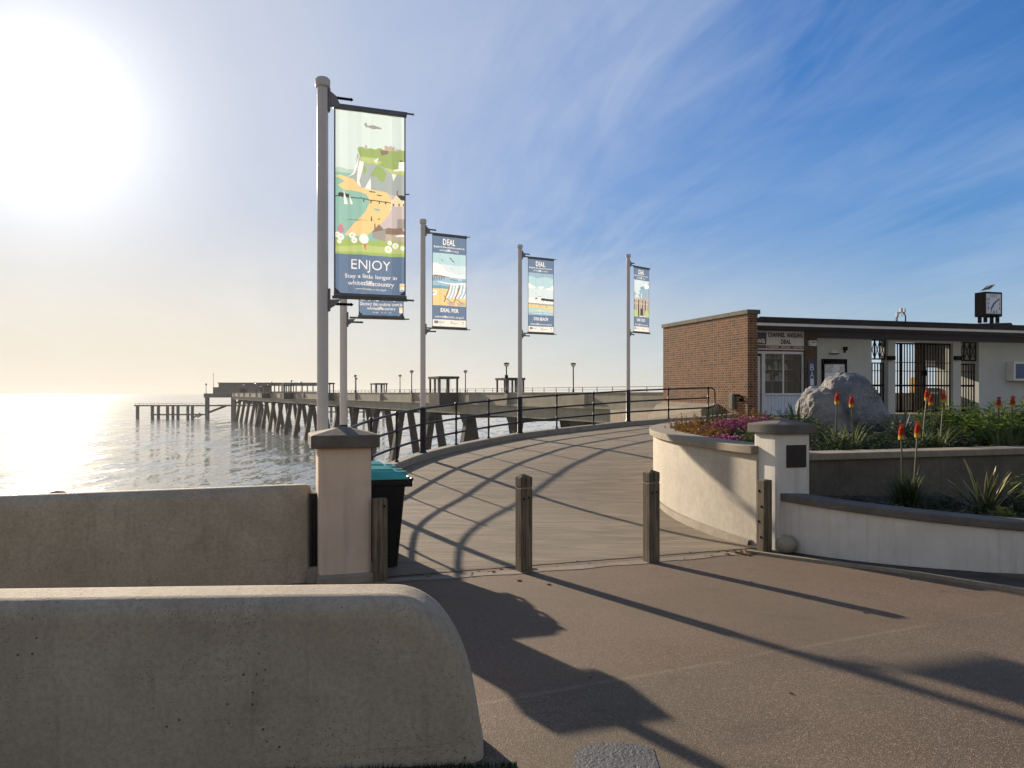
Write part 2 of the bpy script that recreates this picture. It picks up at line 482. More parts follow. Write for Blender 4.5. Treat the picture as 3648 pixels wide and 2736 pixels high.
n_ = vadd(n_, vscale(slope(sm((1.6, 1.1, 1), R(25)), 3, .65), (.34, .40, 0)))
nm = t.n('ShaderNodeVectorMath', operation='NORMALIZE'); t.l(vadd(n_, (0, 0, 1.0)), nm.inputs[0])
big = t.ramp(t.noise(sm((.012, .03, 1), 0), 1.0, 4), .35, .65)
c = t.mix(big, (.17, .20, .195), (.205, .235, .225))
t.out(t.bsdf(c, 0.10, 0, nm.outputs[0], 0.5, IOR=1.33))

# cloth printed in flat colours, light shines through it
def cloth(name, col, trans=0.47):
    m = new_mat(name); t = NT(m)
    v = t.coord((60, 60, 60))
    wv = t.noise(v, 3, 2)
    c = t.mix(t.ramp(wv, .3, .7), tuple(x * .94 for x in col), tuple(min(1, x * 1.05) for x in col))
    d = t.bsdf(c, 0.75, 0, None, 0.3)
    tr = t.n('ShaderNodeBsdfTranslucent'); t.put(c, tr.inputs[0])
    ms = t.n('ShaderNodeMixShader'); ms.inputs[0].default_value = trans
    t.l(d, ms.inputs[1]); t.l(tr.outputs[0], ms.inputs[2])
    t.out(ms.outputs[0])
CL0 = dict(mint=(.58, .77, .80), white=(.84, .87, .90), blue=(.075, .17, .34), green=(.26, .42, .10), lime=(.42, .58, .16),
          grass=(.30, .48, .08), cliff=(.32, .42, .45), sand=(.78, .58, .22), sea=(.20, .50, .45), farsea=(.40, .62, .57),
          stone=(.46, .40, .34), brown=(.22, .15, .11), dark=(.07, .07, .075), lilac=(.52, .48, .52), cream=(.78, .72, .48),
          greyst=(.30, .30, .31), red=(.62, .12, .05), pink=(.58, .16, .32), yellow=(.80, .60, .10), sky=(.36, .64, .76),
          sky2=(.26, .48, .72), pale=(.56, .74, .84), teal=(.08, .34, .50), trim=(.03, .035, .05), strip=(.76, .75, .73), paleblue=(.25,.44,.62))
for k, col in CL0.items():
    g_ = .3 * col[0] + .59 * col[1] + .11 * col[2]
    cloth('print_' + k, tuple(.86 * (.84 * x + .16 * g_) + (.05 if k not in ('trim', 'dark') else .0) for x in col))

def leaf(name, a, b, trans=0.35, rough=0.45):
    m = new_mat(name); t = NT(m)
    g = t.n('ShaderNodeNewGeometry')
    c = t.mix(g.outputs['Random Per Island'], a, b)
    d = t.bsdf(c, rough, 0, None, 0.4)
    tr = t.n('ShaderNodeBsdfTranslucent')
    t.l(t.mix(0.5, c, (c_ := tuple(min(1, x * 2.2) for x in b))), tr.inputs[0])
    ms = t.n('ShaderNodeMixShader'); ms.inputs[0].default_value = trans
    t.l(d, ms.inputs[1]); t.l(tr.outputs[0], ms.inputs[2])
    t.out(ms.outputs[0])
leaf('leaf_fresh', (.014, .034, .006), (.10, .16, .022))
leaf('leaf_deep', (.006, .014, .004), (.028, .05, .011), .25)
leaf('leaf_rust', (.03, .04, .010), (.24, .115, .025))
leaf('leaf_grass', (.04, .07, .015), (.13, .16, .05))
leaf('leaf_agave', (.022, .045, .03), (.05, .075, .04), 0.08, 0.4)
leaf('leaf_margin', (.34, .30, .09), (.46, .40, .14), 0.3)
leaf('petal_pink', (.26, .025, .12), (.50, .08, .26), 0.3)
leaf('poker_red', (.45, .035, .015), (.60, .07, .02), 0.2)
leaf('poker_yellow', (.68, .46, .05), (.80, .62, .12), 0.25)
leaf('stem_dark', (.05, .055, .03), (.09, .085, .05), 0.05)
leaf('straw', (.30, .24, .15), (.48, .40, .28), 0.2)

m = new_mat('window_glass'); t = NT(m)
gl = t.n('ShaderNodeBsdfGlossy'); gl.inputs['Roughness'].default_value = 0.02
tr = t.n('ShaderNodeBsdfTransparent'); tr.inputs[0].default_value = (.8, .85, .86, 1)
fr = t.n('ShaderNodeFresnel'); fr.inputs[0].default_value = 1.5
ms = t.n('ShaderNodeMixShader')
t.l(fr.outputs[0], ms.inputs[0]); t.l(tr.outputs[0], ms.inputs[1]); t.l(gl.outputs[0], ms.inputs[2])
t.out(ms.outputs[0])

# ---------------------------------------------------------------- mesh builder
class MB:
    def __init__(s): s.v, s.f, s.m = [], [], []
    def add(s, vs, fs, m=0):
        o = len(s.v); s.v += [tuple(p) for p in vs]
        for f in fs: s.f.append(tuple(o + i for i in f)); s.m.append(m)
    def box(s, x0, x1, y0, y1, z0, z1, m=0, rot=0, c=None):
        P = [(x, y, z) for z in (z0, z1) for x, y in ((x0, y0), (x1, y0), (x1, y1), (x0, y1))]
        if rot:
            cx, cy = c or ((x0 + x1) / 2, (y0 + y1) / 2)
            P = [(cx + (x - cx) * cos(rot) - (y - cy) * sin(rot), cy + (x - cx) * sin(rot) + (y - cy) * cos(rot), z) for x, y, z in P]
        s.add(P, ((0, 3, 2, 1), (4, 5, 6, 7), (0, 1, 5, 4), (1, 2, 6, 5), (2, 3, 7, 6), (3, 0, 4, 7)), m)
    def beam(s, a, b, w, h, m=0, up=(0, 0, 1), w2=None, h2=None):
        a, b = Vector(a), Vector(b); d = (b - a).normalized()
        u = Vector(up)
        if abs(d.dot(u)) > 0.98: u = Vector((1, 0, 0))
        r = d.cross(u).normalized(); u = r.cross(d)
        P = []
        for p, ww, hh in ((a, w, h), (b, w2 or w, h2 or h)):
            for i, j in ((-1, -1), (1, -1), (1, 1), (-1, 1)):
                P.append(p + r * (i * ww / 2) + u * (j * hh / 2))
        s.add(P, ((0, 1, 2, 3), (7, 6, 5, 4), (0, 4, 5, 1), (1, 5, 6, 2), (2, 6, 7, 3), (3, 7, 4, 0)), m)
    def tube(s, pts, r, n=8, m=0, caps=True):
        pts = [Vector(p) for p in pts]
        rs = r if isinstance(r, (list, tuple)) else [r] * len(pts)
        k = len(pts); P = []
        ref = None
        for i, p in enumerate(pts):
            d = (pts[min(i + 1, k - 1)] - pts[max(i - 1, 0)]).normalized()
            if ref is None: ref = Vector((0, 0, 1)) if abs(d.z) < 0.9 else Vector((1, 0, 0))
            a = (ref - d * ref.dot(d)).normalized(); ref = a
            b = d.cross(a)
            for j in range(n):
                an = 2 * pi * j / n
                P.append(p + (a * cos(an) + b * sin(an)) * rs[i])
        fs = [(i * n + j, i * n + (j + 1) % n, (i + 1) * n + (j + 1) % n, (i + 1) * n + j) for i in range(k - 1) for j in range(n)]
        if caps:
            fs.append(tuple(range(n - 1, -1, -1))); fs.append(tuple((k - 1) * n + j for j in range(n)))
        s.add(P, fs, m)
    def lathe(s, prof, c=(0, 0, 0), n=16, m=0):
        P = [(c[0] + r * cos(2 * pi * j / n), c[1] + r * sin(2 * pi * j / n), c[2] + z) for r, z in prof for j in range(n)]
        k = len(prof)
        fs = [(i * n + j, i * n + (j + 1) % n, (i + 1) * n + (j + 1) % n, (i + 1) * n + j) for i in range(k - 1) for j in range(n)]
        fs.append(tuple(range(n - 1, -1, -1))); fs.append(tuple((k - 1) * n + j for j in range(n)))
        s.add(P, fs, m)
    def prism(s, poly, z0, z1, m=0):            # poly in x,y
        n = len(poly)
        P = [(x, y, z0) for x, y in poly] + [(x, y, z1) for x, y in poly]
        fs = [tuple(range(n - 1, -1, -1)), tuple(range(n, 2 * n))] + [(i, (i + 1) % n, n + (i + 1) % n, n + i) for i in range(n)]
        s.add(P, fs, m)
    def extrude_y(s, poly, y0, y1, m=0):        # poly in x,z
        n = len(poly)
        P = [(x, y0, z) for x, z in poly] + [(x, y1, z) for x, z in poly]
        fs = [tuple(range(n)), tuple(range(2 * n - 1, n - 1, -1))] + [(i, n + i, n + (i + 1) % n, (i + 1) % n) for i in range(n)]
        s.add(P, fs, m)
    def strip(s, A, B, m=0):
        n = len(A)
        s.add(list(A) + list(B), [(i, i + 1, n + i + 1, n + i) for i in range(n - 1)], m)
    def xform(s, mat):
        s.v = [tuple(mat @ Vector(p)) for p in s.v]; return s
    def build(s, name, mats, parent=None, label=None, cat=None, group=None, kind=None, smooth=None, bevel=None, loc=None, rotz=None):
        me = bpy.data.meshes.new(name)
        me.from_pydata(s.v, [], s.f)
        if not isinstance(mats, (list, tuple)): mats = [mats]
        for a in mats: me.materials.append(M[a])
        me.polygons.foreach_set('material_index', s.m)
        bm = bmesh.new(); bm.from_mesh(me)
        if not getattr(s, 'open', False): bmesh.ops.recalc_face_normals(bm, faces=bm.faces)
        bm.to_mesh(me); bm.free()
        if smooth is not None:
            me.polygons.foreach_set('use_smooth', [True] * len(me.polygons))
            if smooth < 180: me.set_sharp_from_angle(angle=R(smooth))
        o = bpy.data.objects.new(name, me)
        C.objects.link(o)
        if parent is not None: o.parent = parent
        if loc is not None: o.location = loc
        if rotz is not None: o.rotation_euler = (0, 0, rotz)
        if bevel:
            b = o.modifiers.new('bevel', 'BEVEL'); b.width = bevel; b.segments = 2; b.limit_method = 'ANGLE'; b.angle_limit = R(35)
            b.use_clamp_overlap = True
        tag(o, label, cat, group, kind)
        return o
def tag(o, label=None, cat=None, group=None, kind=None):
    if label: o['label'] = label
    if cat: o['category'] = cat
    if group: o['group'] = group
    if kind: o['kind'] = kind
    return o
def thing(name, label, cat, loc=(0, 0, 0), rotz=0, group=None):
    o = bpy.data.objects.new(name, None)
    C.objects.link(o)
    o.location = loc; o.rotation_euler = (0, 0, rotz); o.empty_display_size = 0.2
    return tag(o, label, cat, group)
def dup(root, loc, rotz, label=None, group=None):
    r = root.copy(); C.objects.link(r); r.location = loc; r.rotation_euler = (0, 0, rotz)
    if label: r['label'] = label
    if group: r['group'] = group
    for ch in list(root.children):
        c = ch.copy(); C.objects.link(c); c.parent = r
        for g in list(ch.children):
            d = g.copy(); C.objects.link(d); d.parent = c
    return r
def spline(pts, n):
    """Catmull-Rom through points, n samples per span"""
    P = [Vector(p) for p in pts]
    P = [P[0] * 2 - P[1]] + P + [P[-1] * 2 - P[-2]]
    out = []
    for i in range(1, len(P) - 2):
        for k in range(n):
            t = k / n
            a, b, c, d = P[i - 1], P[i], P[i + 1], P[i + 2]
            out.append(0.5 * ((2 * b) + (c - a) * t + (2 * a - 5 * b + 4 * c - d) * t * t + (3 * b - a - 3 * c + d) * t ** 3))
    out.append(P[-2].copy())
    return out
# ---- lettering
_tcache = {}
def text2d(body, bold=0.0):
    k = (body, bold)
    if k not in _tcache:
        cu = bpy.data.curves.new('lettering', 'FONT')
        cu.body = body; cu.size = 1.0; cu.offset = bold; cu.resolution_u = 3
        ob = bpy.data.objects.new('lettering', cu)
        C.objects.link(ob)
        dg = bpy.context.evaluated_depsgraph_get()
        me = bpy.data.meshes.new_from_object(ob.evaluated_get(dg))
        vs = [(v.co.x, v.co.y) for v in me.vertices]
        fs = [tuple(p.vertices) for p in me.polygons]
        bpy.data.objects.remove(ob); bpy.data.curves.remove(cu); bpy.data.meshes.remove(me)
        _tcache[k] = (vs, fs)
    return _tcache[k]
def fit_text(body, x0, x1, y0, y1, bold=0.0, keep=False):
    """text scaled into a box; keep = keep proportions and centre"""
    vs, fs = text2d(body, bold)
    a, b = min(v[0] for v in vs), max(v[0] for v in vs)
    c, d = min(v[1] for v in vs), max(v[1] for v in vs)
    sx, sy = (x1 - x0) / (b - a), (y1 - y0) / (d - c)
    if keep: sx = sy = min(sx, sy)
    ox, oy = (x0 + x1) / 2 - sx * (a + b) / 2, (y0 + y1) / 2 - sy * (c + d) / 2
    return [(ox + sx * x, oy + sy * y) for x, y in vs], fs
def slab_text(mb, body, x0, x1, z0, z1, y, th=0.004, m=0, bold=0.0, keep=False):
    vs, fs = fit_text(body, x0, x1, z0, z1, bold, keep)
    mb.add([(x, y, z) for x, z in vs], [tuple(f) for f in fs], m)
# ================================================================ GROUND, SEA, RAMP
SEA = -7.4
# sea: one sheet to the horizon
mb = MB()
N = 40
mb.add([(-30000, 10, SEA), (30000, 10, SEA), (30000, 50000, SEA), (-30000, 50000, SEA)], [(0, 1, 2, 3)])
mb.add([(-30000, -30000, SEA - .01), (-62, -30000, SEA - .01), (-62, 10, SEA - .01), (-30000, 10, SEA - .01)], [(0, 1, 2, 3)])
mb.build('sea', 'sea', kind='structure', label='grey silver sea glittering under the low sun', cat='sea')
# shingle beach below the sea wall
mb = MB()
A = [(-62 + i * 5, -14 + (i * 5) * .333, -4.6) for i in range(35)]
B = [(-62 + i * 5 - 9, -14 + (i * 5) * .333 + 27, SEA - .35) for i in range(35)]
mb.strip(A, B)
mb.build('beach', 'shingle', kind='structure', label='shingle beach below the sea wall', cat='beach')
# promenade sheet
mb = MB()
poly = [(-62, -11.4), (-2.3, 8.0), (-1.9, 8.35), (3.0, 9.95), (9, 13.0), (62, 31), (62, -62), (-62, -62)]
mb.add([(x, y, gz(x, y)) for x, y in poly], [tuple(range(len(poly)))])
mb.build('promenade', 'promenade_asphalt', kind='structure', label='warm brown speckled asphalt promenade', cat='pavement')
# sea wall face under the promenade edge
mb = MB()
e = [(-62, -11.4), (-2.3, 8.0)]
mb.strip([(x, y, gz(x, y) - .01) for x, y in e], [(x - .3, y + .9, SEA - 1) for x, y in e])
mb.build('sea_wall', 'kerb_concrete', kind='structure', label='concrete sea wall face below the promenade', cat='sea wall')

# ---- ramp
RAIL = [(-1.88, 7.9, -.13), (-2.06, 8.68, -.11), (-2.38, 10.2, -.07), (-2.63, 11.8, -.03), (-2.75, 13.4, .02), (-2.67, 14.95, .10), (-2.41, 16.5, .185),
        (-2.03, 18.0, .265), (-1.39, 19.65, .34), (-.625, 21.15, .415), (.225, 22.5, .49), (1.345, 23.75, .56),
        (2.585, 25.0, .63), (3.84, 26.1, .70), (5.35, 27.0, .765), (6.93, 27.9, .82), (8.95, 31.3, .85)]
DC, DR = (13.47, 13.02), 10.97                     # centre and radius of the curved planter
SP = spline(RAIL, 6)
def rail_frame(i):
    d = (SP[min(i + 1, len(SP) - 1)] - SP[max(i - 1, 0)]); d.z = 0; d.normalize()
    return SP[i], d, Vector((d.y, -d.x, 0))       # point, along, to the inside (right)
rows = []
for i in range(len(SP)):
    p, d, nrm = rail_frame(i)
    a = math.atan2(p.y - DC[1], p.x - DC[0])
    inner = Vector((DC[0] + (DR - .06) * cos(a), DC[1] + (DR - .06) * sin(a), 0))
    if i == 0: inner = Vector((3.0, 9.62, 0))
    elif i < 24:
        k = i / 24; a0 = math.atan2(9.62 - DC[1], 3.0 - DC[0]); a0 += 2 * pi if a0 < 0 else 0
        p12 = SP[24]; a1 = math.atan2(p12.y - DC[1], p12.x - DC[0]); a1 += 2 * pi if a1 < 0 else 0
        aa = a0 + (a1 - a0) * k
        inner = Vector((DC[0] + (DR - .06) * cos(aa), DC[1] + (DR - .06) * sin(aa), 0))
    st = p + nrm * .10
    z = p.z - .14
    if i == 0: st = Vector((-1.85, 7.95, 0)) 
    row = []
    dip = .15 * sin(pi * min(1, i / 52)) if i < 52 else 0
    for j in range(9):
        w = j / 8
        q = st.lerp(inner, w)
        zz = z - dip * w
        g0 = gz(q.x, q.y) + .006
        row.append((q.x, q.y, max(g0, zz) if i < 14 else zz) if i > 0 else (q.x, q.y, g0))
    rows.append(row)
mb = MB()
nn = len(rows)
mb.add([q for r in rows for q in r], [(i * 9 + j, i * 9 + j + 1, (i + 1) * 9 + j + 1, (i + 1) * 9 + j) for i in range(nn - 1) for j in range(8)])
mb.build('ramp', 'ramp_concrete', kind='structure', label='curved concrete ramp rising to the pier entrance', cat='ramp', smooth=60)
FZ = rows[-1][0][2]                                 # level of the forecourt
# flush concrete edging where ramp and promenade meet
mb = MB()
a, b = Vector((-1.55, 7.93, 0)), Vector((2.85, 9.42, 0))
n_ = 24
A, B, A0, B0 = [], [], [], []
for k in range(n_ + 1):
    p = a.lerp(b, k / n_)
    bow = -.10 * sin(pi * k / n_)
    q = p + Vector((.30, -.956, 0)) * (bow * -1)
    r_ = q + Vector((.30, -.956, 0)) * (.16 + .03 * sin(k * 1.7))
    A.append((q.x, q.y, gz(q.x, q.y) + .012)); B.append((r_.x, r_.y, gz(r_.x, r_.y) + .005))
mb.strip(A, B)
mb.build('ramp_edging', 'edging', kind='structure', label='flush concrete edging between ramp and promenade', cat='kerb')
# raised kerb along the outside of the ramp with the retaining wall below
mb = MB()
prof = [(-.16, -7.5), (-.16, 0.0), (-.13, .03), (.09, .03), (.12, 0.0), (.12, -.30)]
K = len(prof); P = []
for i in range(len(SP)):
    p, d, nrm = rail_frame(i)
    for o, z in prof:
        q = p + nrm * o
        P.append((q.x, q.y, p.z - .03 + z if z > -1 else SEA - .5))
mb.add(P, [(i * K + j, i * K + j + 1, (i + 1) * K + j + 1, (i + 1) * K + j) for i in range(len(SP) - 1) for j in range(K - 1)])
mb.add(P[:K] , [tuple(range(K))])
mb.build('ramp_kerb', 'kerb_concrete', kind='structure', label='raised concrete kerb curving along the seaward side of the ramp', cat='kerb', smooth=40)
# forecourt in front of and behind the entrance building
mb = MB()
poly = [rows[-1][-1][:2], (14, 24.2), (34, 30.2), (34, 62), (9.0, 52), (5.6, 45), (7.0, 38.6), (8.9, 31.4)]
mb.add([(x, y, FZ - .004) for x, y in poly], [tuple(range(len(poly)))])
mb.strip([(x, y, FZ - .01) for x, y in poly[3:8]], [(x, y, SEA - .5) for x, y in poly[3:8]])
mb.build('forecourt', 'ramp_concrete', kind='structure', label='level concrete forecourt around the pier entrance building', cat='pavement')

# ================================================================ CONCRETE SEA DEFENCE WALLS
# nearest wall, rounded end
prof = [(-.62, .655), (-.52, .648), (-.43, .615), (-.345, .548), (-.275, .45), (-.225, .34), (-.19, .22), (-.165, .09), (-.147, -.02), (-.13, -.13), (-.115, -.5)]
cv = spline([(x, 0, z) for x, z in prof], 4)
poly = [(-8.0, -.5), (-8.0, .655), (-3.0, .655), (-1.2, .656)] + [(p.x, p.z) for p in cv]
mb = MB()
mb.extrude_y([(x + .13, z) for x, z in poly], 0, .36)
o = mb.build('flood_wall', 'wall_concrete', label='nearest thick concrete wall with a big rounded end, filling the lower left', cat='wall',
         loc=(-.13, 3.68, 0), rotz=R(3.0), smooth=50)
bv = o.modifiers.new('bevel', 'BEVEL'); bv.width = .095; bv.segments = 6; bv.limit_method = 'ANGLE'; bv.angle_limit = R(50)
# farther wall up to the pillar
mb = MB()
sec = [(0, -.6), (.05, .50), (.065, .585), (.105, .645), (.165, .674), (.25, .674), (.30, .64), (.33, .57), (.34, -.6)]
ks = len(sec)
P = [(x, y, z) for x in (0, -11) for y, z in sec]
mb.add(P, [tuple(range(ks)), tuple(range(2 * ks - 1, ks - 1, -1))] + [(i, ks + i, ks + (i + 1) % ks, (i + 1) % ks) for i in range(ks)])
mb.build('flood_wall', 'wall_concrete', label='farther plain concrete wall between the nearest wall and the sea, ending at the pink pillar', cat='wall',
         loc=(-2.0, 7.94, 0), rotz=R(20), smooth=40, bevel=.055)
# slot that holds the flood boards beside the pillar
mb = MB()
mb.box(-.05, .05, 0, .30, -.5, .60)
mb.box(-.05, -.02, -.03, 0, -.5, .55); mb.box(.025, .05, -.03, 0, -.5, .55)
mb.build('flood_board_slot', 'black_paint', label='narrow dark slotted post between the farther concrete wall and the pink pillar', cat='post',
         loc=(-1.985, 7.95, 0), rotz=R(17), bevel=.006)
# rounded bollard top seen over the wall
mb = MB()
mb.lathe([(.14, -1.4), (.15, .2), (.155, .34), (.135, .43), (.085, .485), (.0, .50)], n=18)
mb.build('mooring_post', 'dark_cap', label='dark rounded post top peeping over the farther concrete wall by the sun glitter', cat='post', loc=(-5.18, 9.0, 0), smooth=50)

# ================================================================ GATE PILLARS
def pillar(label, mat, loc, half, zb, zc, ze, za, ch, plinth=None):
    t = thing('gate_pillar', label, 'pillar', (loc[0], loc[1], zb), PROM)
    mb = MB(); mb.box(-half, half, -half, half, -.3, zc - zb); mb.build('shaft', mat, t, bevel=.035)
    mb = MB()
    h0, h1 = zc - zb - .012, ze - zb
    P = [(-ch, -ch, h0), (ch, -ch, h0), (ch, ch, h0), (-ch, ch, h0), (-ch, -ch, h1), (ch, -ch, h1), (ch, ch, h1), (-ch, ch, h1), (0, 0, za - zb)]
    mb.add(P, [(0, 3, 2, 1), (0, 1, 5, 4), (1, 2, 6, 5), (2, 3, 7, 6), (3, 0, 4, 7), (4, 5, 8), (5, 6, 8), (6, 7, 8), (7, 4, 8)])
    mb.build('cap', 'dark_cap', t, bevel=.012)
    if plinth:
        mb = MB(); mb.box(-half - .02, half + .07, -half - .05, half, -.3, .08); mb.build('plinth', 'kerb_concrete', t, bevel=.02)
    return t
pl = pillar('pink rendered square pillar with a dark pyramid cap, beside the wheelie bins', 'render_pink', (-1.735, 8.11), .26, -.27, 1.076, 1.19, 1.272, .335, True)
pr = pillar('cream rendered square pillar with a black square plaque, in front of the flower bed', 'render_white', (3.30, 9.67), .235, -.26, 1.134, 1.235, 1.30, .292)
mb = MB(); mb.box(-.105, .17, -.248, -.2, .98, 1.25)
mb.build('plaque', 'plaque', pr, bevel=.005)
mb = MB(); mb.lathe([(.0, -.09), (.08, -.07), (.12, 0), (.115, .06), (.075, .11), (0, .125)], n=20)
o = mb.build('guard_stone', 'stone_ball', label='rounded pale stone at the foot of the cream pillar', cat='stone', loc=(3.2, 9.22, -.17), smooth=180)

# ================================================================ PLANTERS
def ring_wall(name, label, cat, c, r_out, r_in, a0, a1, z0, z1, zc, over, wall_mat, cap_mat, n=56, tilt=None):
    t = thing(name, label, cat, (c[0], c[1], 0))
    def ring(ro, ri, za, zb_):
        mb = MB(); P = []
        for i in range(n + 1):
            a = R(a0 + (a1 - a0) * i / n)
            for r_, z in ((ro, za), (ro, zb_), (ri, zb_), (ri, za)):
                x, y = r_ * cos(a), r_ * sin(a)
                P.append((x, y, z + (tilt(x + c[0], y + c[1]) if tilt else 0)))
        mb.add(P, [(i * 4 + j, i * 4 + (j + 1) % 4, (i + 1) * 4 + (j + 1) % 4, (i + 1) * 4 + j) for i in range(n) for j in range(4)] + [(0, 1, 2, 3), (n * 4 + 3, n * 4 + 2, n * 4 + 1, n * 4)])
        return mb
    ring(r_out, r_in, z0, z1).build('wall', wall_mat, t, smooth=40)
    ring(r_out + over, r_in - .06, z1 - .005, zc).build('coping', cap_mat, t, smooth=40, bevel=.012)
    return t
concrete('drum_render', (.43, .39, .32), (.49, .45, .37), (.36, .31, .24), 1.4, True, 0.16)
drum = ring_wall('raised_planter', 'tall curved cream planter wall with stone coping along the ramp', 'planter', DC, DR, DR - .32, 197.5, 127, -.6, .86, .96, .07, 'drum_render', 'pale_coping')
# small skirting at the foot of the drum wall
mb = MB()
P = []
for i in range(31):
    a = R(197 - i * 1.5)
    zr = -.27 + (.0 if i < 12 else (i - 12) * .008)
    for r_, z in ((DR + .005, zr + .06), (DR + .05, zr + .05), (DR + .085, zr - .1)):
        P.append((r_ * cos(a), r_ * sin(a), z))
mb.add(P, [(i * 3 + j, i * 3 + j + 1, (i + 1) * 3 + j + 1, (i + 1) * 3 + j) for i in range(30) for j in range(2)])
mb.build('skirting', 'pale_coping', drum, smooth=40)
t = thing('bed_wall', 'straight low wall with pale coping holding up the upper flower bed behind the cream pillar', 'wall', (3.5, 9.95, 0), PROM)
mb = MB(); mb.box(0, 34, 0, .32, .0, .76); mb.build('wall', 'dark_concrete', t)  # darker concrete paints in the deep shade on this face
mb = MB(); mb.box(-.02, 34, -.06, .38, .757, .845); mb.build('coping', 'pale_coping', t, bevel=.012)
tl = lambda x, y: -.047 * (x - 3.4)
ring_wall('raised_planter', 'low rounded white planter wall with dark coping at the right, in shade', 'planter', (6.0, 10.8), 3.1, 2.84, 205, 352, -.6, .325, .41, .045, 'render_white', 'dark_cap', tilt=tl)
# soil
mb = MB()
arc = [(DC[0] + (DR - .3) * cos(R(197 - i * 2.33)), DC[1] + (DR - .3) * sin(R(197 - i * 2.33))) for i in range(31)]
poly = arc + [(14, 24.1), (34, 30.1), (34, 19.4), (3.62, 10.15)]
mb.add([(x, y, .74) for x, y in poly], [tuple(range(len(poly)))])
mb.strip([(x, y, .74) for x, y in poly[30:33]], [(x, y, FZ - .3) for x, y in poly[30:33]])
mb.build('soil', 'soil', kind='structure', label='dark soil of the upper flower bed', cat='soil')
mb = MB()
arc = [(6 + 2.9 * cos(R(203 + i * 5)), 10.8 + 2.9 * sin(R(203 + i * 5))) for i in range(30)]
poly = arc + [(9.2, 11.75), (3.55, 9.98)]
mb.add([(x, y, .33 + tl(x, y)) for x, y in poly], [tuple(range(len(poly)))])
mb.build('soil', 'soil', kind='structure', label='dark soil of the low rounded planter', cat='soil')
# thin kerb round the low planter
mb = MB()
ed = [G(*q)[:2] for q in ((745, 553), (790, 559.5), (848, 567), (910, 575), (971, 584.5), (1024, 593), (1100, 606), (1200, 622))]
es = spline([(x, y, 0) for x, y in ed], 5)
A, B, A2, B2 = [], [], [], []
for i, p in enumerate(es):
    d = (es[min(i + 1, len(es) - 1)] - es[max(i - 1, 0)]).normalized(); nrm = Vector((-d.y, d.x, 0))
    z = gz(p.x, p.y)
    A.append((p.x, p.y, z - .01)); A2.append((p.x, p.y, z + .035)); q = p + nrm * .055
    B2.append((q.x, q.y, z + .035)); B.append((q.x, q.y, z - .01))
mb.strip(A, A2); mb.strip(A2, B2); mb.strip(B2, B)
mb.build('planter_kerb', 'pale_coping', kind='structure', label='thin pale kerb curving round the foot of the low planter', cat='kerb')
mb = MB()
C2 = [(p[0] * .82 + 6 * .18, p[1] * .82 + 10.8 * .18) for p in [q[:2] for q in B]]
mb.strip([(x, y, gz(x, y) + .004) for x, y, z in B], [(x, y, gz(x, y) + .004) for x, y in C2])
mb.build('soil', 'soil', kind='structure', label='dark strip of soil between thin kerb and low planter wall', cat='soil')

# ================================================================ TIMBER BOLLARDS AND POSTS
def bollard(label, px, py, h, rot, a=.137):
    x, y, z = G(px, py)
    y += .09
    t = thing('timber_bollard', label, 'bollard', (x, y, gz(x, y)), rot, 'timber bollards across the foot of the ramp')
    h2 = a / 2
    mb = MB(); mb.box(-h2, h2, -h2, h2, -.25, h * .855); mb.build('post', 'weathered_timber', t, bevel=.007)
    mb = MB(); mb.box(-h2 + .006, h2 - .006, -h2 + .006, h2 - .006, h * .85, h * .875); mb.build('groove', 'pale_coping', t)
    mb = MB(); z0, z1 = h * .868, h * .97
    P = [(-h2, -h2, z0), (h2, -h2, z0), (h2, h2, z0), (-h2, h2, z0), (-h2, -h2, z1), (h2, -h2, z1), (h2, h2, z1), (-h2, h2, z1), (0, 0, h)]
    mb.add(P, [(0, 3, 2, 1), (0, 1, 5, 4), (1, 2, 6, 5), (2, 3, 7, 6), (3, 0, 4, 7), (4, 5, 8), (5, 6, 8), (6, 7, 8), (7, 4, 8)])
    mb.build('head', 'weathered_timber', t, bevel=.006)
    for k in ((.025, .76), (-.03, .75)):
        mb = MB(); mb.beam((k[0], -h2 + .004, h * k[1]), (k[0], -h2 - .004, h * k[1]), .02, .02); mb.build('bolt', 'gate_black', t, bevel=.004)
    return t
bollard('square timber bollard with a pale ring, nearer the bins, standing clear of the walls', 524, 573, 1.03, R(25))
bollard('weathered square timber bollard with a dark notch, overlapping the curved planter wall', 652.7, 563.4, 1.03, R(23))
def half_post(label, loc, h, w, d, rot, bolts):
    t = thing('timber_post', label, 'post', (loc[0], loc[1], gz(*loc)), rot)
    mb = MB(); mb.box(-w / 2, w / 2, -d / 2, d / 2, -.25, h); mb.build('post', 'weathered_timber', t, bevel=.012)
    for ax, o_, z in bolts:
        mb = MB()
        if ax == 'x': mb.beam((-w / 2 + .004, o_, z), (-w / 2 - .005, o_, z), .028, .028)
        else: mb.beam((o_, -d / 2 + .004, z), (o_, -d / 2 - .005, z), .024, .024)
        mb.build('bolt', 'gate_black', t, bevel=.006)
half_post('weathered timber post fixed beside the pink pillar, in front of the bins', (-1.325, 7.92), .835, .14, .10, PROM, [('y', .04, .76)])
half_post('weathered timber post with four bolts, against the cream pillar', (2.98, 9.32), .855, .12, .13, R(22), [('x', .02, .72), ('x', -.02, .54), ('x', .03, .36), ('x', -.01, .18)])

# dark tarmac repair
mb = MB()
q = [G(*p) for p in ((573, 768), (575, 752), (590, 745.5), (612, 743), (636, 744.5), (653, 749), (659, 768), (664, 800), (655, 850), (580, 850), (570, 800))]
mb.add([(x, y, z + .004) for x, y, z in q], [tuple(range(len(q)))])
mb.build('tarmac_patch', 'tarmac_patch', kind='structure', label='dark wet tarmac repair in the promenade', cat='pavement')

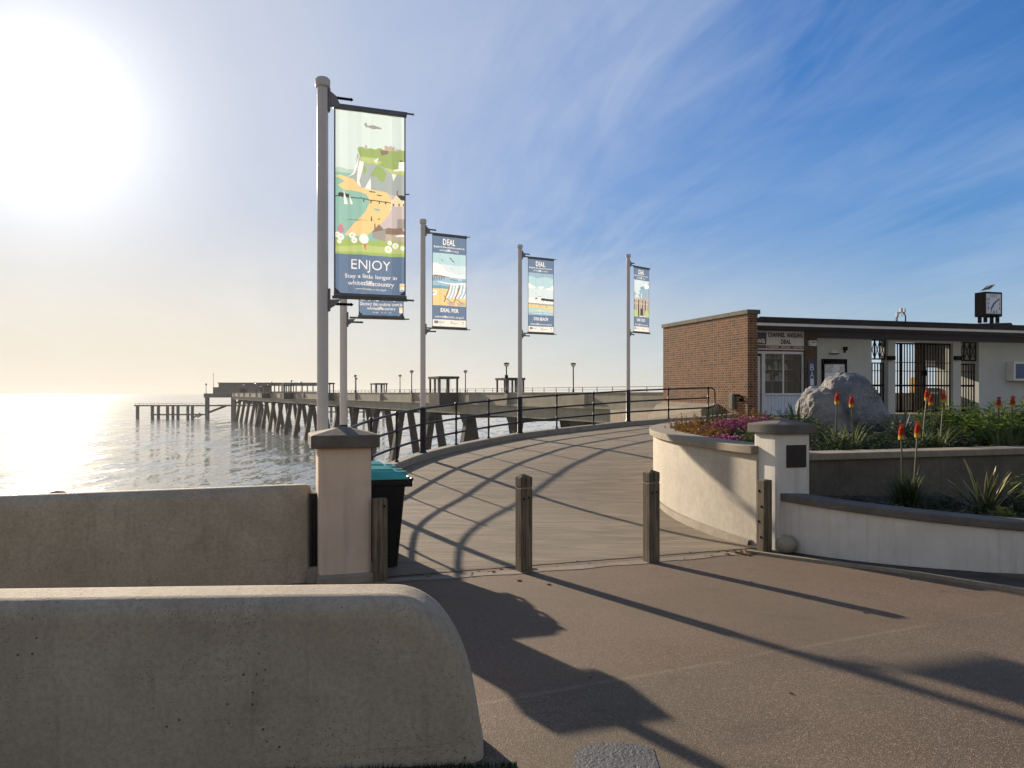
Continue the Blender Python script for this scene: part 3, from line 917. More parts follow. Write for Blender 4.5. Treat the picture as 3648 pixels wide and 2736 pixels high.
# ================================================================ WHEELIE BINS
def bin_(label, loc, z, rot):
    t = thing('wheelie_bin', label, 'bin', (*loc, z), rot, 'wheelie bins behind the pink pillar')
    mb = MB()
    def sec(z, x0, x1, y0, y1): return [(x0, y0, z), (x1, y0, z), (x1, y1, z), (x0, y1, z)]
    P = sec(.02, -.58, -.06, .04, .54) + sec(.90, -.70, .02, 0, .58) + sec(.90, -.73, .05, -.02, .60) + sec(.96, -.73, .05, -.02, .60)
    mb.add(P, [(0, 3, 2, 1)] + [(k * 4 + j, k * 4 + (j + 1) % 4, (k + 1) * 4 + (j + 1) % 4, (k + 1) * 4 + j) for k in range(3) for j in range(4)] + [(12, 13, 14, 15)])
    mb.build('body', 'bin_black', t, bevel=.015)
    mb = MB()
    mb.tube([(.03, .10, .93), (.11, .10, .95), (.11, .48, .95), (.03, .48, .93)], .018, 8)
    mb.box(.02, .10, .02, .07, .88, .965); mb.box(.02, .10, .51, .56, .88, .965)
    mb.build('handle', 'bin_black', t, bevel=.004)
    mb = MB()
    mb.add(sec(.965, -.74, .045, -.025, .605) + sec(.985, -.74, .045, -.025, .605) + sec(1.05, -.62, -.06, .06, .52),
           [(0, 3, 2, 1)] + [(k * 4 + j, k * 4 + (j + 1) % 4, (k + 1) * 4 + (j + 1) % 4, (k + 1) * 4 + j) for k in range(2) for j in range(4)] + [(8, 9, 10, 11)])
    for y in (.10, .24, .38):
        mb.add([(-.66, y, 1.02), (-.04, y, 1.02), (-.04, y + .08, 1.02), (-.66, y + .08, 1.02), (-.60, y + .012, 1.075), (-.10, y + .012, 1.075), (-.10, y + .068, 1.075), (-.60, y + .068, 1.075)],
               ((4, 5, 6, 7), (0, 1, 5, 4), (1, 2, 6, 5), (2, 3, 7, 6), (3, 0, 4, 7)))
    for y in (.12, .40):
        mb.box(-.05, .06, y, y + .07, .985, 1.04)
    mb.build('lid', 'bin_teal', t, bevel=.01)
    for y in (.0, .52):
        mb = MB(); mb.tube([(-.16, y + .01, .085), (-.16, y + .055, .085)], .085, 16); mb.build('wheel', 'bin_black', t)
    return t
bin_('black wheelie bin with a teal lid, nearer of the two, against the timber post', (-1.17, 8.52), -.285, PROM)
bin_('black wheelie bin with a teal lid, farther of the two, next to the ramp railing', (-1.38, 9.14), -.285, PROM)

# ================================================================ RAMP RAILING
t = thing('ramp_railing', 'black three-bar tubular railing curving along the ramp kerb', 'railing', RAIL[1])
org = Vector(RAIL[1])
last = 15 * 6 - 2
pts = {h: [] for h in (1.0, .645, .30)}
for i in range(3, last + 1):
    for h in pts: pts[h].append(SP[i] + Vector((0, 0, h)) - org)
endp = SP[15 * 6] - org
i13 = 15 * 6
dirn = (SP[i13] - SP[i13 - 1]); dirn.z = 0; dirn.normalize()
for h, lst in pts.items():
    lst.append(SP[i13] + Vector((0, 0, h)) - org)
top = pts[1.0] + [endp + dirn * .20 + Vector((0, 0, 1.0)), endp + dirn * .38 + Vector((0, 0, .955)), endp + dirn * .45 + Vector((0, 0, .84)),
                  endp + dirn * .45 + Vector((0, 0, .46)), endp + dirn * .38 + Vector((0, 0, .345)), endp + dirn * .22 + Vector((0, 0, .30))] + [endp + Vector((0, 0, .30))]
for lst in (top, pts[.645], pts[.30]):
    mb = MB(); mb.tube(lst, .026, 8); mb.build('rail', 'black_paint', t, smooth=60)
for k in (2, 3, 5, 6, 8, 9, 11, 12, 14, 15):
    p = SP[int(k * 6)] - org
    mb = MB()
    prof = [(.045, -.02), (.045, .03), (.024, .04)]
    for h in (.30, .645, 1.0): prof += [(.024, h - .05), (.042, h - .025), (.046, h), (.042, h + .025), (.024 if h < .9 else .02, h + .05)]
    mb.lathe(prof, p, 10); mb.build('post', 'black_paint', t, smooth=50)
# moss and grit where the nearest wall meets the ground, litter on the paving
lr = random.Random(31)
mb = MB(); mb.open = True
for i in range(1500):
    x = lr.uniform(-2.6, .02); y = 3.66 + (x + .13) * .052 - abs(lr.gauss(0, .035))
    z = gz(x, y) + .002; L = lr.uniform(.008, .035)
    a = lr.uniform(0, 6.3); d = Vector((cos(a) * L * .4, sin(a) * L * .4, L))
    p = Vector((x, y, z)); w = Vector((-sin(a), cos(a), 0)) * .004
    mb.add([p - w, p + w, p + d], [(0, 1, 2)])
mb.build('moss', 'leaf_deep', label='dark mossy fringe along the foot of the nearest concrete wall', cat='moss', kind='stuff')
mb = MB()
for i in range(84):
    if i < 14: x, y = lr.uniform(-1.4, 5.5), lr.uniform(3.6, 8.2); z = gz(x, y) + .003
    elif i < 44:
        k = lr.random(); x, y = -1.3 + 4.1 * k, 7.98 + 1.42 * k + lr.gauss(0, .10); z = gz(x, y) + .014
    else: x, y = 2.75 + lr.gauss(0, .12), 9.25 + lr.gauss(0, .1); z = gz(x, y) + .01
    r_ = lr.uniform(.004, .013) * (1.4 if i > 44 else 1)
    a = lr.uniform(0, 3)
    mb.box(x - r_ * 1.6, x + r_ * 1.6, y - r_, y + r_, z, z + r_ * .7, 0, a)
mb.build('litter', 'leaf_rust', label='scattered small dead leaves and grit on the paving', cat='leaves', kind='stuff')
# ================================================================ ENTRANCE BUILDING
BO, BR = (9.4, 31.5), R(17)
bc, bs = cos(BR), sin(BR)
def bsx(px, r):                      # picture column -> distance along the facade on the plane r behind the front line
    k = (px - 512) / F
    return (k * (BO[1] + r * bc) - BO[0] + r * bs) / (bc - k * bs)
def bz(px, py, r):                   # picture row -> height on that plane
    s_ = bsx(px, r)
    Y = BO[1] + s_ * bs + r * bc
    return CAMH - (py - HZ) * Y / F
def bw(s_, r, z=0):                  # building frame -> world
    return (BO[0] + s_ * bc - r * bs, BO[1] + s_ * bs + r * bc, z)
B = thing('entrance_building', 'low flat-roofed pier entrance building with brown brick side and white gated front', 'building', (*BO, 0), BR)
W0 = FZ - .3
def bpart(name, mat, fn, **kw):
    mb = MB(); fn(mb); return mb.build(name, mat, kw.pop('parent', B), **kw)
ROOF = 32.0
# brick flank and its return
bpart('brick_wall', 'brick', lambda m: m.box(0, .46, 0, 7.1, W0, 4.80), label='sunlit brown brick side wall')
bpart('coping', 'dark_concrete', lambda m: (m.box(-.06, .54, -.07, 7.16, 4.80, 4.97)), bevel=.01)
bpart('footing', 'plinth_concrete', lambda m: m.add([(-.85, 1.9, W0), (.02, 1.9, W0), (.02, 7.1, W0), (-.85, 7.1, W0), (-.75, 2.3, FZ + .25), (-.01, 2.1, FZ + .5), (-.01, 7.0, FZ + .55), (-.55, 6.8, FZ + .36)],
      ((0, 1, 5, 4), (1, 2, 6, 5), (2, 3, 7, 6), (3, 0, 4, 7), (4, 5, 6, 7))), bevel=.06)
# roof: deep over the shop, shallow over the gates and the right wing
sB_ = bsx(871.7, 1.2)
bpart('roof', 'roof_felt', lambda m: (m.box(.45, sB_ - .2, -.12, 7.05, 4.47, 4.66), m.box(sB_ - .2, ROOF, -.12, 4.0, 4.47, 4.66), m.box(.45, ROOF, -.16, -.11, 4.45, 4.69)), bevel=.01)
bpart('fascia', 'fascia_white', lambda m: m.box(.40, ROOF, -.13, .0, 4.345, 4.452))
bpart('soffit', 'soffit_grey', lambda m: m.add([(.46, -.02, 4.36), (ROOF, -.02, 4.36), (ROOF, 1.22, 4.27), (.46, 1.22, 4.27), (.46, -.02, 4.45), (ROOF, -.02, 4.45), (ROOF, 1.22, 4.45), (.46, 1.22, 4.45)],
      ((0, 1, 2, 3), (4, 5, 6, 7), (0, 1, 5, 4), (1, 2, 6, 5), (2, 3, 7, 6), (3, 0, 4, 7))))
bpart('roof_vent', 'dark_cap', lambda m: m.lathe([(.42, 0), (.42, .1), (.34, .15), (.0, .17)], (bsx(778, 2.0), 2.0, 4.66), 14), smooth=40)
r1 = 1.2
sA, sB, sC, sD, sE, sF_, sG = (bsx(p, r1) for p in (815.7, 871.7, 888, 895, 953, 960.6, 979))
ztop1 = bz(880, 338.6, r1); ztop2 = bz(925, 342.4, r1)
bpart('front_wall', 'facade_white', lambda m: m.box(sA, sB, r1, r1 + .3, W0, 4.28))
bpart('front_wall', 'facade_white', lambda m: m.box(sG, ROOF, r1, r1 + .3, W0, 4.28))
bpart('column', 'facade_white', lambda m: m.box(sC, sD, r1 - .02, r1 + .42, W0, 4.28))
bpart('column', 'facade_white', lambda m: m.box(sE, sF_, r1 - .02, r1 + .42, W0, 4.28))
bpart('lintel', 'facade_white', lambda m: (m.box(sB, sC, r1 + .01, r1 + .29, ztop1 - .02, 4.28), m.box(sD, sE, r1 + .01, r1 + .29, ztop2, 4.28), m.box(sF_, sG, r1 + .01, r1 + .29, ztop1 - .05, 4.28)))
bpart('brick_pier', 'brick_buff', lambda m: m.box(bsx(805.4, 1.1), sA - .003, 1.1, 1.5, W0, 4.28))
bpart('beam', 'soffit_grey', lambda m: m.box(sA, ROOF, 1.12, r1 - .003, 4.0, 4.275))  # dark band put on the wall top for the shadow under the eaves
# passage side walls, ceiling and the rooms' rear
RB = 3.4
bpart('passage_wall', 'facade_white', lambda m: m.box(sB - .3, sB - .003, r1 + .3, 6.8, W0, 4.46))
bpart('passage_wall', 'facade_white', lambda m: m.box(sG + .003, sG + .3, r1 + .3, RB + .3, W0, 4.46))
bpart('rear_wall', 'facade_white', lambda m: (m.box(.46, sB - .3, 6.8, 7.0, W0, 4.46)))
bpart('rear_wall', 'facade_white', lambda m: m.box(sG + .3, ROOF, RB, RB + .3, W0, 4.46))
bcol0, bcol1 = bsx(916, RB), bsx(924.5, RB)
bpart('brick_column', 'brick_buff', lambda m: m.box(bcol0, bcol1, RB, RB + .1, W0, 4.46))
def kiosk(m):
    s0, s1 = bcol1 + .01, sG + .29
    m.box(s0, s1, RB + .1, RB + .25, W0, 1.9); m.box(s0, s1, RB + .1, RB + .25, 2.9, 4.46)
    m.box(s0 + 1.7, s1, RB + .1, RB + .25, 1.9, 2.9); m.box(s0, s0 + .2, RB + .1, RB + .25, 1.9, 2.9)
bpart('kiosk_wall', 'kiosk_grey', kiosk)
bpart('kiosk_counter', 'fascia_white', lambda m: m.box(bcol1 + .05, sG - .4, RB - .3, RB + .095, 1.60, 1.70))
bpart('kiosk_canopy', 'fascia_white', lambda m: m.box(bcol1 + .05, sG - .5, RB - .2, RB + .095, 2.95, 3.22))
bpart('passage_window', 'teal_glass', lambda m: m.box(bsx(966, 2.7), bsx(971.5, 2.7), 2.7, 2.76, 2.15, 2.85))
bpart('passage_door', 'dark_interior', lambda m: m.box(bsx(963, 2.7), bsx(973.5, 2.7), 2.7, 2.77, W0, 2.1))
# gates
def bars(m, s0, s1, z0, z1, step, y, rails, thick=()):
    n_ = max(2, round((s1 - s0) / step))
    for i in range(n_ + 1):
        s_ = s0 + (s1 - s0) * i / n_
        w = .06 if i in (0, n_) or i in thick else .03
        m.box(s_ - w / 2, s_ + w / 2, y - .02, y + .02, z0, z1)
    for z, h in rails:
        m.box(s0, s1, y - .026, y + .026, z - h / 2, z + h / 2)
zr = [bz(925, p, 1.35) for p in (362.8, 371.3, 385.6)]
sm = bsx(924.2, 1.35); sf = bsx(901.8, 1.35)
rl = [(ztop2 - .06, .07), (zr[0], .03), (zr[1], .03), (zr[2], .08), (FZ + .12, .07)]
bpart('gate', 'gate_black', lambda m: bars(m, sD + .03, sf - .05, FZ + .05, ztop2 - .02, .16, 1.40, rl))
bpart('gate', 'gate_black', lambda m: bars(m, sf, sm - .02, FZ + .05, ztop2 - .03, .155, 1.36, rl))
bpart('gate', 'gate_black', lambda m: (bars(m, sm + .02, sE - .02, FZ + .05, ztop2 - .03, .155, 1.36, rl), m.box(sm - .10, sm + .10, 1.30, 1.40, zr[1] - .2, zr[1] + .05)))
def lattice(m, s0, s1, z0, z1, y):
    for z in (z0, z1): m.box(s0, s1, y - .02, y + .02, z - .03, z + .03)
    n_ = 3
    for i in range(n_ + 1):
        a_ = s0 + (s1 - s0) * i / n_
        m.box(a_ - .03, a_ + .03, y - .022, y + .022, z0, z1)
    for i in range(n_):
        a_, b_ = s0 + (s1 - s0) * i / n_, s0 + (s1 - s0) * (i + 1) / n_
        m.beam((a_, y, z0), (b_, y, z1), .025, .025); m.beam((b_, y, z0), (a_, y, z1), .025, .025)
zl = bz(880, 359, 1.35)
for a_, b_ in ((sB, sC), (sF_, sG)):
    bpart('lattice_panel', 'gate_black', lambda m: lattice(m, a_ + .02, b_ - .02, zl, ztop1 - .06, 1.36))
    bpart('gate', 'gate_black', lambda m: bars(m, a_ + .03, b_ - .10, FZ + .05, zl - .16, .16, 1.38, [(zl - .18, .05), (zr[1], .03), (zr[2], .09), (FZ + .12, .07)]))
for p in (891.3, 958.0):
    s_ = bsx(p, 1.1); z = bz(p, 358, 1.1)
    bpart('gate_catch', 'gate_black', lambda m: m.box(s_ - .17, s_ + .17, 1.02, r1, z - .09, z + .09), bevel=.01)
# shop front
s0, s1 = .463, bsx(805.2, 1.25)
gx0, gx1 = bsx(764.8, 1.25), bsx(801.6, 1.25)
zf1, zg1, zg0, zf0 = bz(780, 351.4, 1.25), bz(780, 354, 1.25), bz(780, 393.2, 1.25), bz(780, 395.2, 1.25)
shop = bpart('shop_front', 'frame_white', lambda m: (m.box(s0, s1, 1.22, 1.34, zg1, zf1), m.box(gx1, s1, 1.22, 1.34, W0, zg1), m.box(gx0 - .16, gx0, 1.22, 1.34, W0, zg1),
      m.box(gx0, gx1, 1.20, 1.34, zf0, zg0), m.box((gx0 + gx1) / 2 - .04, (gx0 + gx1) / 2 + .04, 1.25, 1.31, zg0, zg1)), bevel=.008)
bpart('panel', 'panel_blue_white', lambda m: [m.box(gx0 + i * (gx1 - gx0) / 11, gx0 + (i + 1) * (gx1 - gx0) / 11 - .012, 1.26, 1.30, W0, zf0) for i in range(11)], parent=B)
bpart('window_pane', 'window_glass', lambda m: m.add([(gx0, 1.27, zg0), (gx1, 1.27, zg0), (gx1, 1.27, zg1), (gx0, 1.27, zg1)], [(0, 1, 2, 3)]))
bpart('shop_door', 'frame_white', lambda m: (m.box(s0 + .05, gx0 - .2, 1.28, 1.34, W0, zg1 - .1), m.box(s0 + .1, gx0 - .25, 1.26, 1.28, FZ + 1.0, zg1 - .3)), bevel=.008)
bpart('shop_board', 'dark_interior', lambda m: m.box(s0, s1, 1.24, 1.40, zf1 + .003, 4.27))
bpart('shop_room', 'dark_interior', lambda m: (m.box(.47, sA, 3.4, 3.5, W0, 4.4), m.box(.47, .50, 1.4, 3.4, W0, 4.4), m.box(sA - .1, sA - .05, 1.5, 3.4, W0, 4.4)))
shelves = []
for k in range(3):
    z = zg0 + .55 + k * .48
    bpart('shelf', 'sign_white', lambda m: m.box(gx0 - .1, gx1 + .1, 1.9, 2.2, z - .02, z))
    shelves.append(z)
rnd = random.Random(4)
cnt = 0
for z in shelves:
    for i in range(9):
        s_ = gx0 + .1 + (gx1 - gx0 - .2) * (i + rnd.random() * .6) / 9
        h = .12 + rnd.random() * .2
        mt = rnd.choice(['stock_pale', 'stock_pale', 'stock_pale', 'stock_green', 'stock_red', 'sign_navy'])
        mb = MB(); mb.box(-.07, .07, -.05, .05, .002, h); mb.box(-.03, .03, -.03, .03, h, h + .05)
        x, y, _ = bw(s_, 2.0)
        mb.build('tackle_pack', mt, label='small pack standing on the shelves behind the shop window', cat='packet', group='packs on the shop window shelves', loc=(x, y, z), rotz=BR + rnd.uniform(-.3, .3), bevel=.006)
# a few rods leaning in the window
for i in range(6):
    s_ = gx0 + .25 + i * .36
    mb = MB(); mb.tube([(0, 0, 0), (.08, .12, 1.5)], [.02, .006], 6)
    x, y, _ = bw(s_, 1.6)
    mb.build('fishing_rod', 'stock_pale' if i % 2 else 'grey_metal', label='thin fishing rod standing behind the shop window', cat='rod', group='rods in the shop window', loc=(x, y, FZ + .35), rotz=BR)

# ---- things fixed to the building
def on_front(name, label, cat, px, py, r):
    s_ = bsx(px, r)
    return thing(name, label, cat, bw(s_, r, bz(px, py, r)), BR), s_
# shop sign
r = 1.19
sx0, sx1 = .50, bsx(803.6, r); z1, z0 = bz(790, 331.3, r), bz(790, 350.2, r)
t = thing('shop_sign', 'white, navy and maroon shop sign reading CHANNEL ANGLING DEAL above the shop window', 'sign', bw(sx0, r, z0), BR)
W, H = sx1 - sx0, z1 - z0
mb = MB(); mb.box(0, W, -.04, .04, 0, H); mb.build('board', 'sign_white', t, bevel=.006)
xd = bsx(766.3, r) - sx0
mb = MB(); mb.box(.02, xd - .03, -.047, -.03, H * .28, H * .90); mb.build('navy_panel', 'sign_navy', t)
mb = MB(); mb.box(.02, xd - .03, -.047, -.03, H * .06, H * .25); mb.box(xd, W - .03, -.047, -.03, H * .06, H * .225); mb.build('maroon_band', 'sign_maroon', t)
def letters(mb, body, x0, x1, z0_, z1_, y, bold=0, keep=False): slab_text(mb, body, x0, x1, z0_, z1_, y, 0, 0, bold, keep)
mb = MB(); letters(mb, 'CHANNEL  ANGLING', xd + .05, W - .07, H * .66, H * .92, -.046, .05); mb.build('lettering', 'sign_navy', t)
mb = MB(); letters(mb, 'DEAL', xd + (W - xd) * .37, xd + (W - xd) * .64, H * .31, H * .56, -.046, .05)
mb.build('lettering', 'sign_navy', t)
wl_ = W - .18 - xd
for wd, f0, f1 in (('PREMIER', 0, .30), ('ANGLING', .36, .64), ('CENTRE', .72, 1.0)):
    mb = MB(); letters(mb, wd, xd + .08 + wl_ * f0, xd + .08 + wl_ * f1, H * .095, H * .185, -.052, .02); mb.build('lettering', 'sign_white', t)
mb = MB()
letters(mb, 'Daiwa', xd - .98, xd - .09, H * .34, H * .66, -.052, .03)
mb.build('lettering', 'sign_white', t)
# BAIT board
r = 1.09
xa, xb = bsx(807.4, r), bsx(815.5, r); zt = bz(812, 360.4, r)
t = thing('bait_sign', 'tall navy board lettered BAIT on the brick pier beside the shop window', 'sign', bw(xa, r, FZ + .6), BR)
hh = zt - FZ - .6; W = xb - xa
mb = MB(); mb.box(0, W, -.03, .008, 0, hh); mb.build('board', 'sign_navy', t, bevel=.004)
mb = MB()
for i, chh in enumerate('BAIT'):
    zc = hh - .28 - i * (hh - .35) / 4.4
    letters(mb, chh, W * .28, W * .74, zc - .15, zc + .13, -.034, 0)
mb.build('lettering', 'panel_blue_white', t)
# alarm box
t, s_ = on_front('alarm_box', 'small white alarm box on the brick pier under the eaves', 'alarm', 811.5, 346.2, 1.08)
mb = MB(); mb.box(-.19, .19, -.12, .015, 0, .24); mb.build('case', 'frame_white', t, bevel=.02)
mb = MB(); mb.box(-.10, .10, -.125, -.10, .13, .17); mb.build('lens', 'sign_blue', t)
# half-round wall lamp
t, s_ = on_front('wall_lamp', 'half-round wall lamp on the white front above the notice board', 'lamp', 833.5, 353.6, 1.19)
mb = MB(); mb.lathe([(.02, .0), (.24, .0), (.23, .06), (.17, .15), (.08, .20), (.0, .21)], n=20)
mb.v = [(x, y * .55 if y < 0 else 0.004 * y, z) for x, y, z in mb.v]
mb.build('shade', 'render_white', t, smooth=50)
mb = MB(); mb.tube([(-.24, -.02, .0), (-.2, -.1, -.005), (0, -.15, -.005), (.2, -.1, -.005), (.24, -.02, 0)], .018, 6); mb.build('rim', 'gate_black', t, smooth=60)
t, s_ = on_front('wall_sensor', 'tiny dark box high on the white front beside the half-round lamp', 'sensor', 844.5, 350.5, 1.19)
mb = MB(); mb.box(-.07, .07, -.12, .01, 0, .16); mb.box(-.03, .03, -.05, .01, -.1, 0); mb.build('case', 'gate_black', t, bevel=.01)
# notice board
r = 1.18
xa, xb = bsx(821.6, r), bsx(845.8, r); zt, zb = bz(833, 359, r), bz(833, 384, r)
t = thing('notice_board', 'black-framed notice board with pale papers, half behind the boulder', 'notice board', bw(xa, r, zb), BR)
W, H = xb - xa, zt - zb
mb = MB(); mb.box(0, W, -.09, .018, 0, .09); mb.box(0, W, -.09, .018, H - .22, H); mb.box(0, .09, -.09, .018, .09, H - .22); mb.box(W - .09, W, -.09, .018, .09, H - .22); mb.build('frame', 'gate_black', t, bevel=.006)
mb = MB(); mb.box(.09, W - .09, -.04, .018, .09, H - .22); mb.build('backing', 'clock_face', t)
for i, (a_, b_, c_, d_) in enumerate(((.12, .45, .45, .80), (.48, .70, .5, .76), (.72, .9, .4, .72), (.15, .5, .12, .4), (.55, .9, .1, .36))):
    mb = MB(); mb.box(W * a_, W * b_, -.05, -.035, H * c_, H * d_); mb.build('notice', 'sign_white' if i % 2 else 'stock_pale', t)
# blue sign at the right
r = 1.1
xa, xb = bsx(1008, r), bsx(1040, r); zt, zb = bz(1010, 361.8, r), bz(1010, 380.8, r)
t = thing('wall_sign', 'blue boxed sign in a pale frame on the white front, cut by the right edge', 'sign', bw(xa, r, zb), BR)
W, H = xb - xa, zt - zb
mb = MB(); mb.box(0, W, -.3, .095, 0, H); mb.build('case', 'fascia_white', t, bevel=.01)
mb = MB(); mb.box(.12, W - .12, -.31, -.28, .10, H - .10); mb.build('panel', 'sign_blue', t)
# dark recess low on the right
# roof-top camera mast
r = 2.0
s_ = bsx(902, r)
t = thing('camera_mast', 'bent dark mast with small white boxes on the flat roof, left of the clock', 'mast', bw(s_, r, 4.66), BR)
mb = MB()
hp = [(.18, 0, -.02), (.20, 0, .45), (.14, 0, .60), (0, 0, .70), (-.16, 0, .64), (-.26, 0, .50), (-.30, 0, .12)]
mb.tube(spline(hp, 4), .028, 8); mb.build('pole', 'gate_black', t, smooth=60)
for a_, b_ in (((-.36, -.08, .46), (-.24, .0, .68)), ((-.14, -.08, .66), (-.0, .0, .86)), ((.08, -.06, .66), (.16, .02, .86))):
    mb = MB(); mb.box(a_[0], b_[0], a_[1], b_[1], a_[2], b_[2]); mb.build('aerial_box', 'camera_white', t, bevel=.01)
mb = MB(); mb.lathe([(.0, .02), (.10, .04), (.14, .12), (.12, .2), (.03, .24)], (-.30, 0, -.05), 14); mb.build('dome_camera', 'camera_white', t, smooth=50)
mb = MB(); mb.tube(spline([(-.1, -.03, .68), (-.02, -.03, .5), (.08, -.03, .66)], 5), .008, 5); mb.build('cable', 'grey_metal', t)
mb = MB(); mb.tube(spline([(-.3, -.03, .48), (-.42, -.03, .34), (-.3, -.03, .22)], 5), .008, 5); mb.build('cable', 'grey_metal', t)
# clock
r = 1.3
ca_, cb_ = bsx(985.3, r), bsx(1002.3, r)
w_ = cb_ - ca_
lo, hi = 0.0, 6.0
for _ in range(40):
    md = (lo + hi) / 2
    if bsx(974.5, r + md) < ca_: lo = md
    else: hi = md
dp = md
zb_, zt_ = bz(990, 316.2, r), bz(990, 291.7, r)
t = thing('roof_clock', 'black box clock with a square pale dial, standing on the flat roof', 'clock', bw(ca_, r, 4.66), BR)
hb, ht = zb_ - 4.66, zt_ - 4.66
mb = MB(); mb.box(0, w_, 0, dp, hb, ht); mb.build('case', 'gate_black', t, bevel=.015)
for x in (.10, w_ - .2):
    for y in (.08, dp - .2):
        mb = MB(); mb.box(x, x + .12, y, y + .12, .28, hb); mb.build('foot', 'gate_black', t)
mb = MB(); mb.add([(-.9, -.25, 0), (w_ + .5, -.25, 0), (w_ + .5, dp + .3, 0), (-.9, dp + .3, 0), (-.8, -.15, .18), (w_ + .4, -.15, .28), (w_ + .4, dp + .2, .28), (-.8, dp + .2, .18)],
                  ((0, 3, 2, 1), (4, 5, 6, 7), (0, 1, 5, 4), (1, 2, 6, 5), (2, 3, 7, 6), (3, 0, 4, 7)))
mb.build('base', 'roof_felt', t, bevel=.03)
fx0, fx1, fz0, fz1 = w_ * .04, w_ * .90, hb + (ht - hb) * .10, hb + (ht - hb) * .92
mb = MB(); mb.box(fx0, fx1, -.02, .01, fz0, fz1); mb.build('dial_frame', 'fascia_white', t)
ix = (fx1 - fx0) * .06
mb = MB(); mb.box(fx0 + ix, fx1 - ix, -.03, -.015, fz0 + ix, fz1 - ix); mb.build('dial', 'clock_face', t)
cx, cz = (fx0 + fx1) / 2, (fz0 + fz1) / 2
hw, hh = (fx1 - fx0) / 2 * .76, (fz1 - fz0) / 2 * .78
mb = MB()
pos = {12: (0, 1), 1: (.5, 1), 2: (1, .55), 3: (1, 0), 4: (1, -.55), 5: (.5, -1), 6: (0, -1), 7: (-.5, -1), 8: (-1, -.55), 9: (-1, 0), 10: (-1, .55), 11: (-.5, 1)}
for k, (a_, b_) in pos.items():
    u, v_ = cx + a_ * hw, cz + b_ * hh
    letters(mb, str(k), u - .075, u + .075, v_ - .07, v_ + .07, -.034, .015, True)
mb.build('numerals', 'clock_blue', t)
mb = MB()
def hand(mb, ex, ez, w0, w1, y):
    d = Vector((ex - cx, 0, ez - cz)); n_ = Vector((-d.z, 0, d.x)).normalized(); b_ = Vector((cx, y, cz)) - d * .12; e = Vector((ex, y, ez))
    mb.add([b_ - n_ * w0, b_ + n_ * w0, e + n_ * w1, e - n_ * w1], [(0, 1, 2, 3)])
hand(mb, cx + hw * .84, cz + hh * .62, .035, .03, -.042); hand(mb, cx - hw * .55, cz - hh * .74, .045, .04, -.038)
mb.build('hands', 'clock_blue', t)

# tap box and pipe low on the brick flank
t = thing('wall_tap', 'dark rounded box and pipe low on the sunlit brick wall', 'tap', bw(-.003, .98, 1.0), BR)
mb = MB(); mb.box(-.16, 0, -.16, .14, -.05, .62); mb.build('box', 'dark_cap', t, bevel=.05)
mb = MB(); mb.tube(spline([(-.06, -.16, .55), (-.06, -.45, .56), (-.06, -.72, .44), (-.06, -.80, .30)], 5), .03, 8); mb.build('pipe', 'gate_black', t, smooth=60)
mb = MB(); mb.lathe([(.02, .0), (.06, .03), (.06, .10), (.02, .13)], (-.06, -.58, .30), 10); mb.build('valve', 'gate_black', t, smooth=60)
# ---- gull on the clock
gx, gy, gzz = bw(ca_ + w_ * .42, r + .18, zt_ + .004)
mb = MB()
prof = [(-.30, .105, .006, .004), (-.22, .115, .03, .02), (-.12, .165, .062, .058), (0, .215, .082, .088), (.09, .255, .075, .085), (.16, .30, .055, .06), (.205, .335, .046, .046), (.245, .345, .043, .042), (.28, .335, .028, .026), (.295, .325, .012, .012)]
nseg = 12; P = []
for x, z, wy, hz in prof:
    for j in range(nseg):
        a_ = 2 * pi * j / nseg
        P.append((x, wy * cos(a_), z + hz * sin(a_)))
ks = len(prof)
mb.add(P, [(i * nseg + j, i * nseg + (j + 1) % nseg, (i + 1) * nseg + (j + 1) % nseg, (i + 1) * nseg + j) for i in range(ks - 1) for j in range(nseg)] + [tuple(range(nseg - 1, -1, -1)), tuple((ks - 1) * nseg + j for j in range(nseg))])
mb.tube([(.02, .028, .15), (.015, .03, .07), (.02, .03, .005)], .008, 6); mb.tube([(.02, -.028, .15), (.015, -.03, .07), (.02, -.03, .005)], .008, 6)
for y in (.03, -.03):
    mb.add([(.0, y, .004), (.06, y + .02, .004), (.065, y, .004), (.06, y - .02, .004), (.0, y, .01)], [(0, 1, 2, 3), (0, 1, 4), (1, 2, 4), (2, 3, 4), (3, 0, 4)])
g = mb.build('gull', 'gull_white', label='grey-winged gull standing on top of the roof clock', cat='gull', loc=(gx, gy, gzz), rotz=R(12), smooth=180)
for sd_ in (1, -1):
    mb = MB()
    sp = [(.13, .27, .030), (.06, .275, .058), (-.04, .245, .062), (-.14, .195, .045), (-.25, .14, .028), (-.38, .075, .010), (-.46, .035, .003)]
    P = []
    for x, z, h in sp:
        yy = sd_ * (.088 if x > -.1 else .088 - (-.1 - x) * .16)
        P += [(x, yy + sd_ * .004, z + h), (x, yy + sd_ * .014, z), (x, yy + sd_ * .004, z - h), (x, yy - sd_ * .012, z)]
    kk = len(sp)
    mb.add(P, [(i * 4 + j, i * 4 + (j + 1) % 4, (i + 1) * 4 + (j + 1) % 4, (i + 1) * 4 + j) for i in range(kk - 1) for j in range(4)] + [(0, 1, 2, 3), tuple((kk - 1) * 4 + j for j in (3, 2, 1, 0))])
    mb.build('wing', 'gull_grey', g, smooth=180)
mb = MB(); mb.add([(-.22, -.03, .12), (-.22, .03, .12), (-.36, .045, .045), (-.36, -.045, .045), (-.22, -.03, .135), (-.22, .03, .135), (-.36, .045, .05), (-.36, -.045, .05)], ((0, 3, 2, 1), (4, 5, 6, 7), (0, 1, 5, 4), (1, 2, 6, 5), (2, 3, 7, 6), (3, 0, 4, 7))); mb.build('tail', 'gull_white', g)
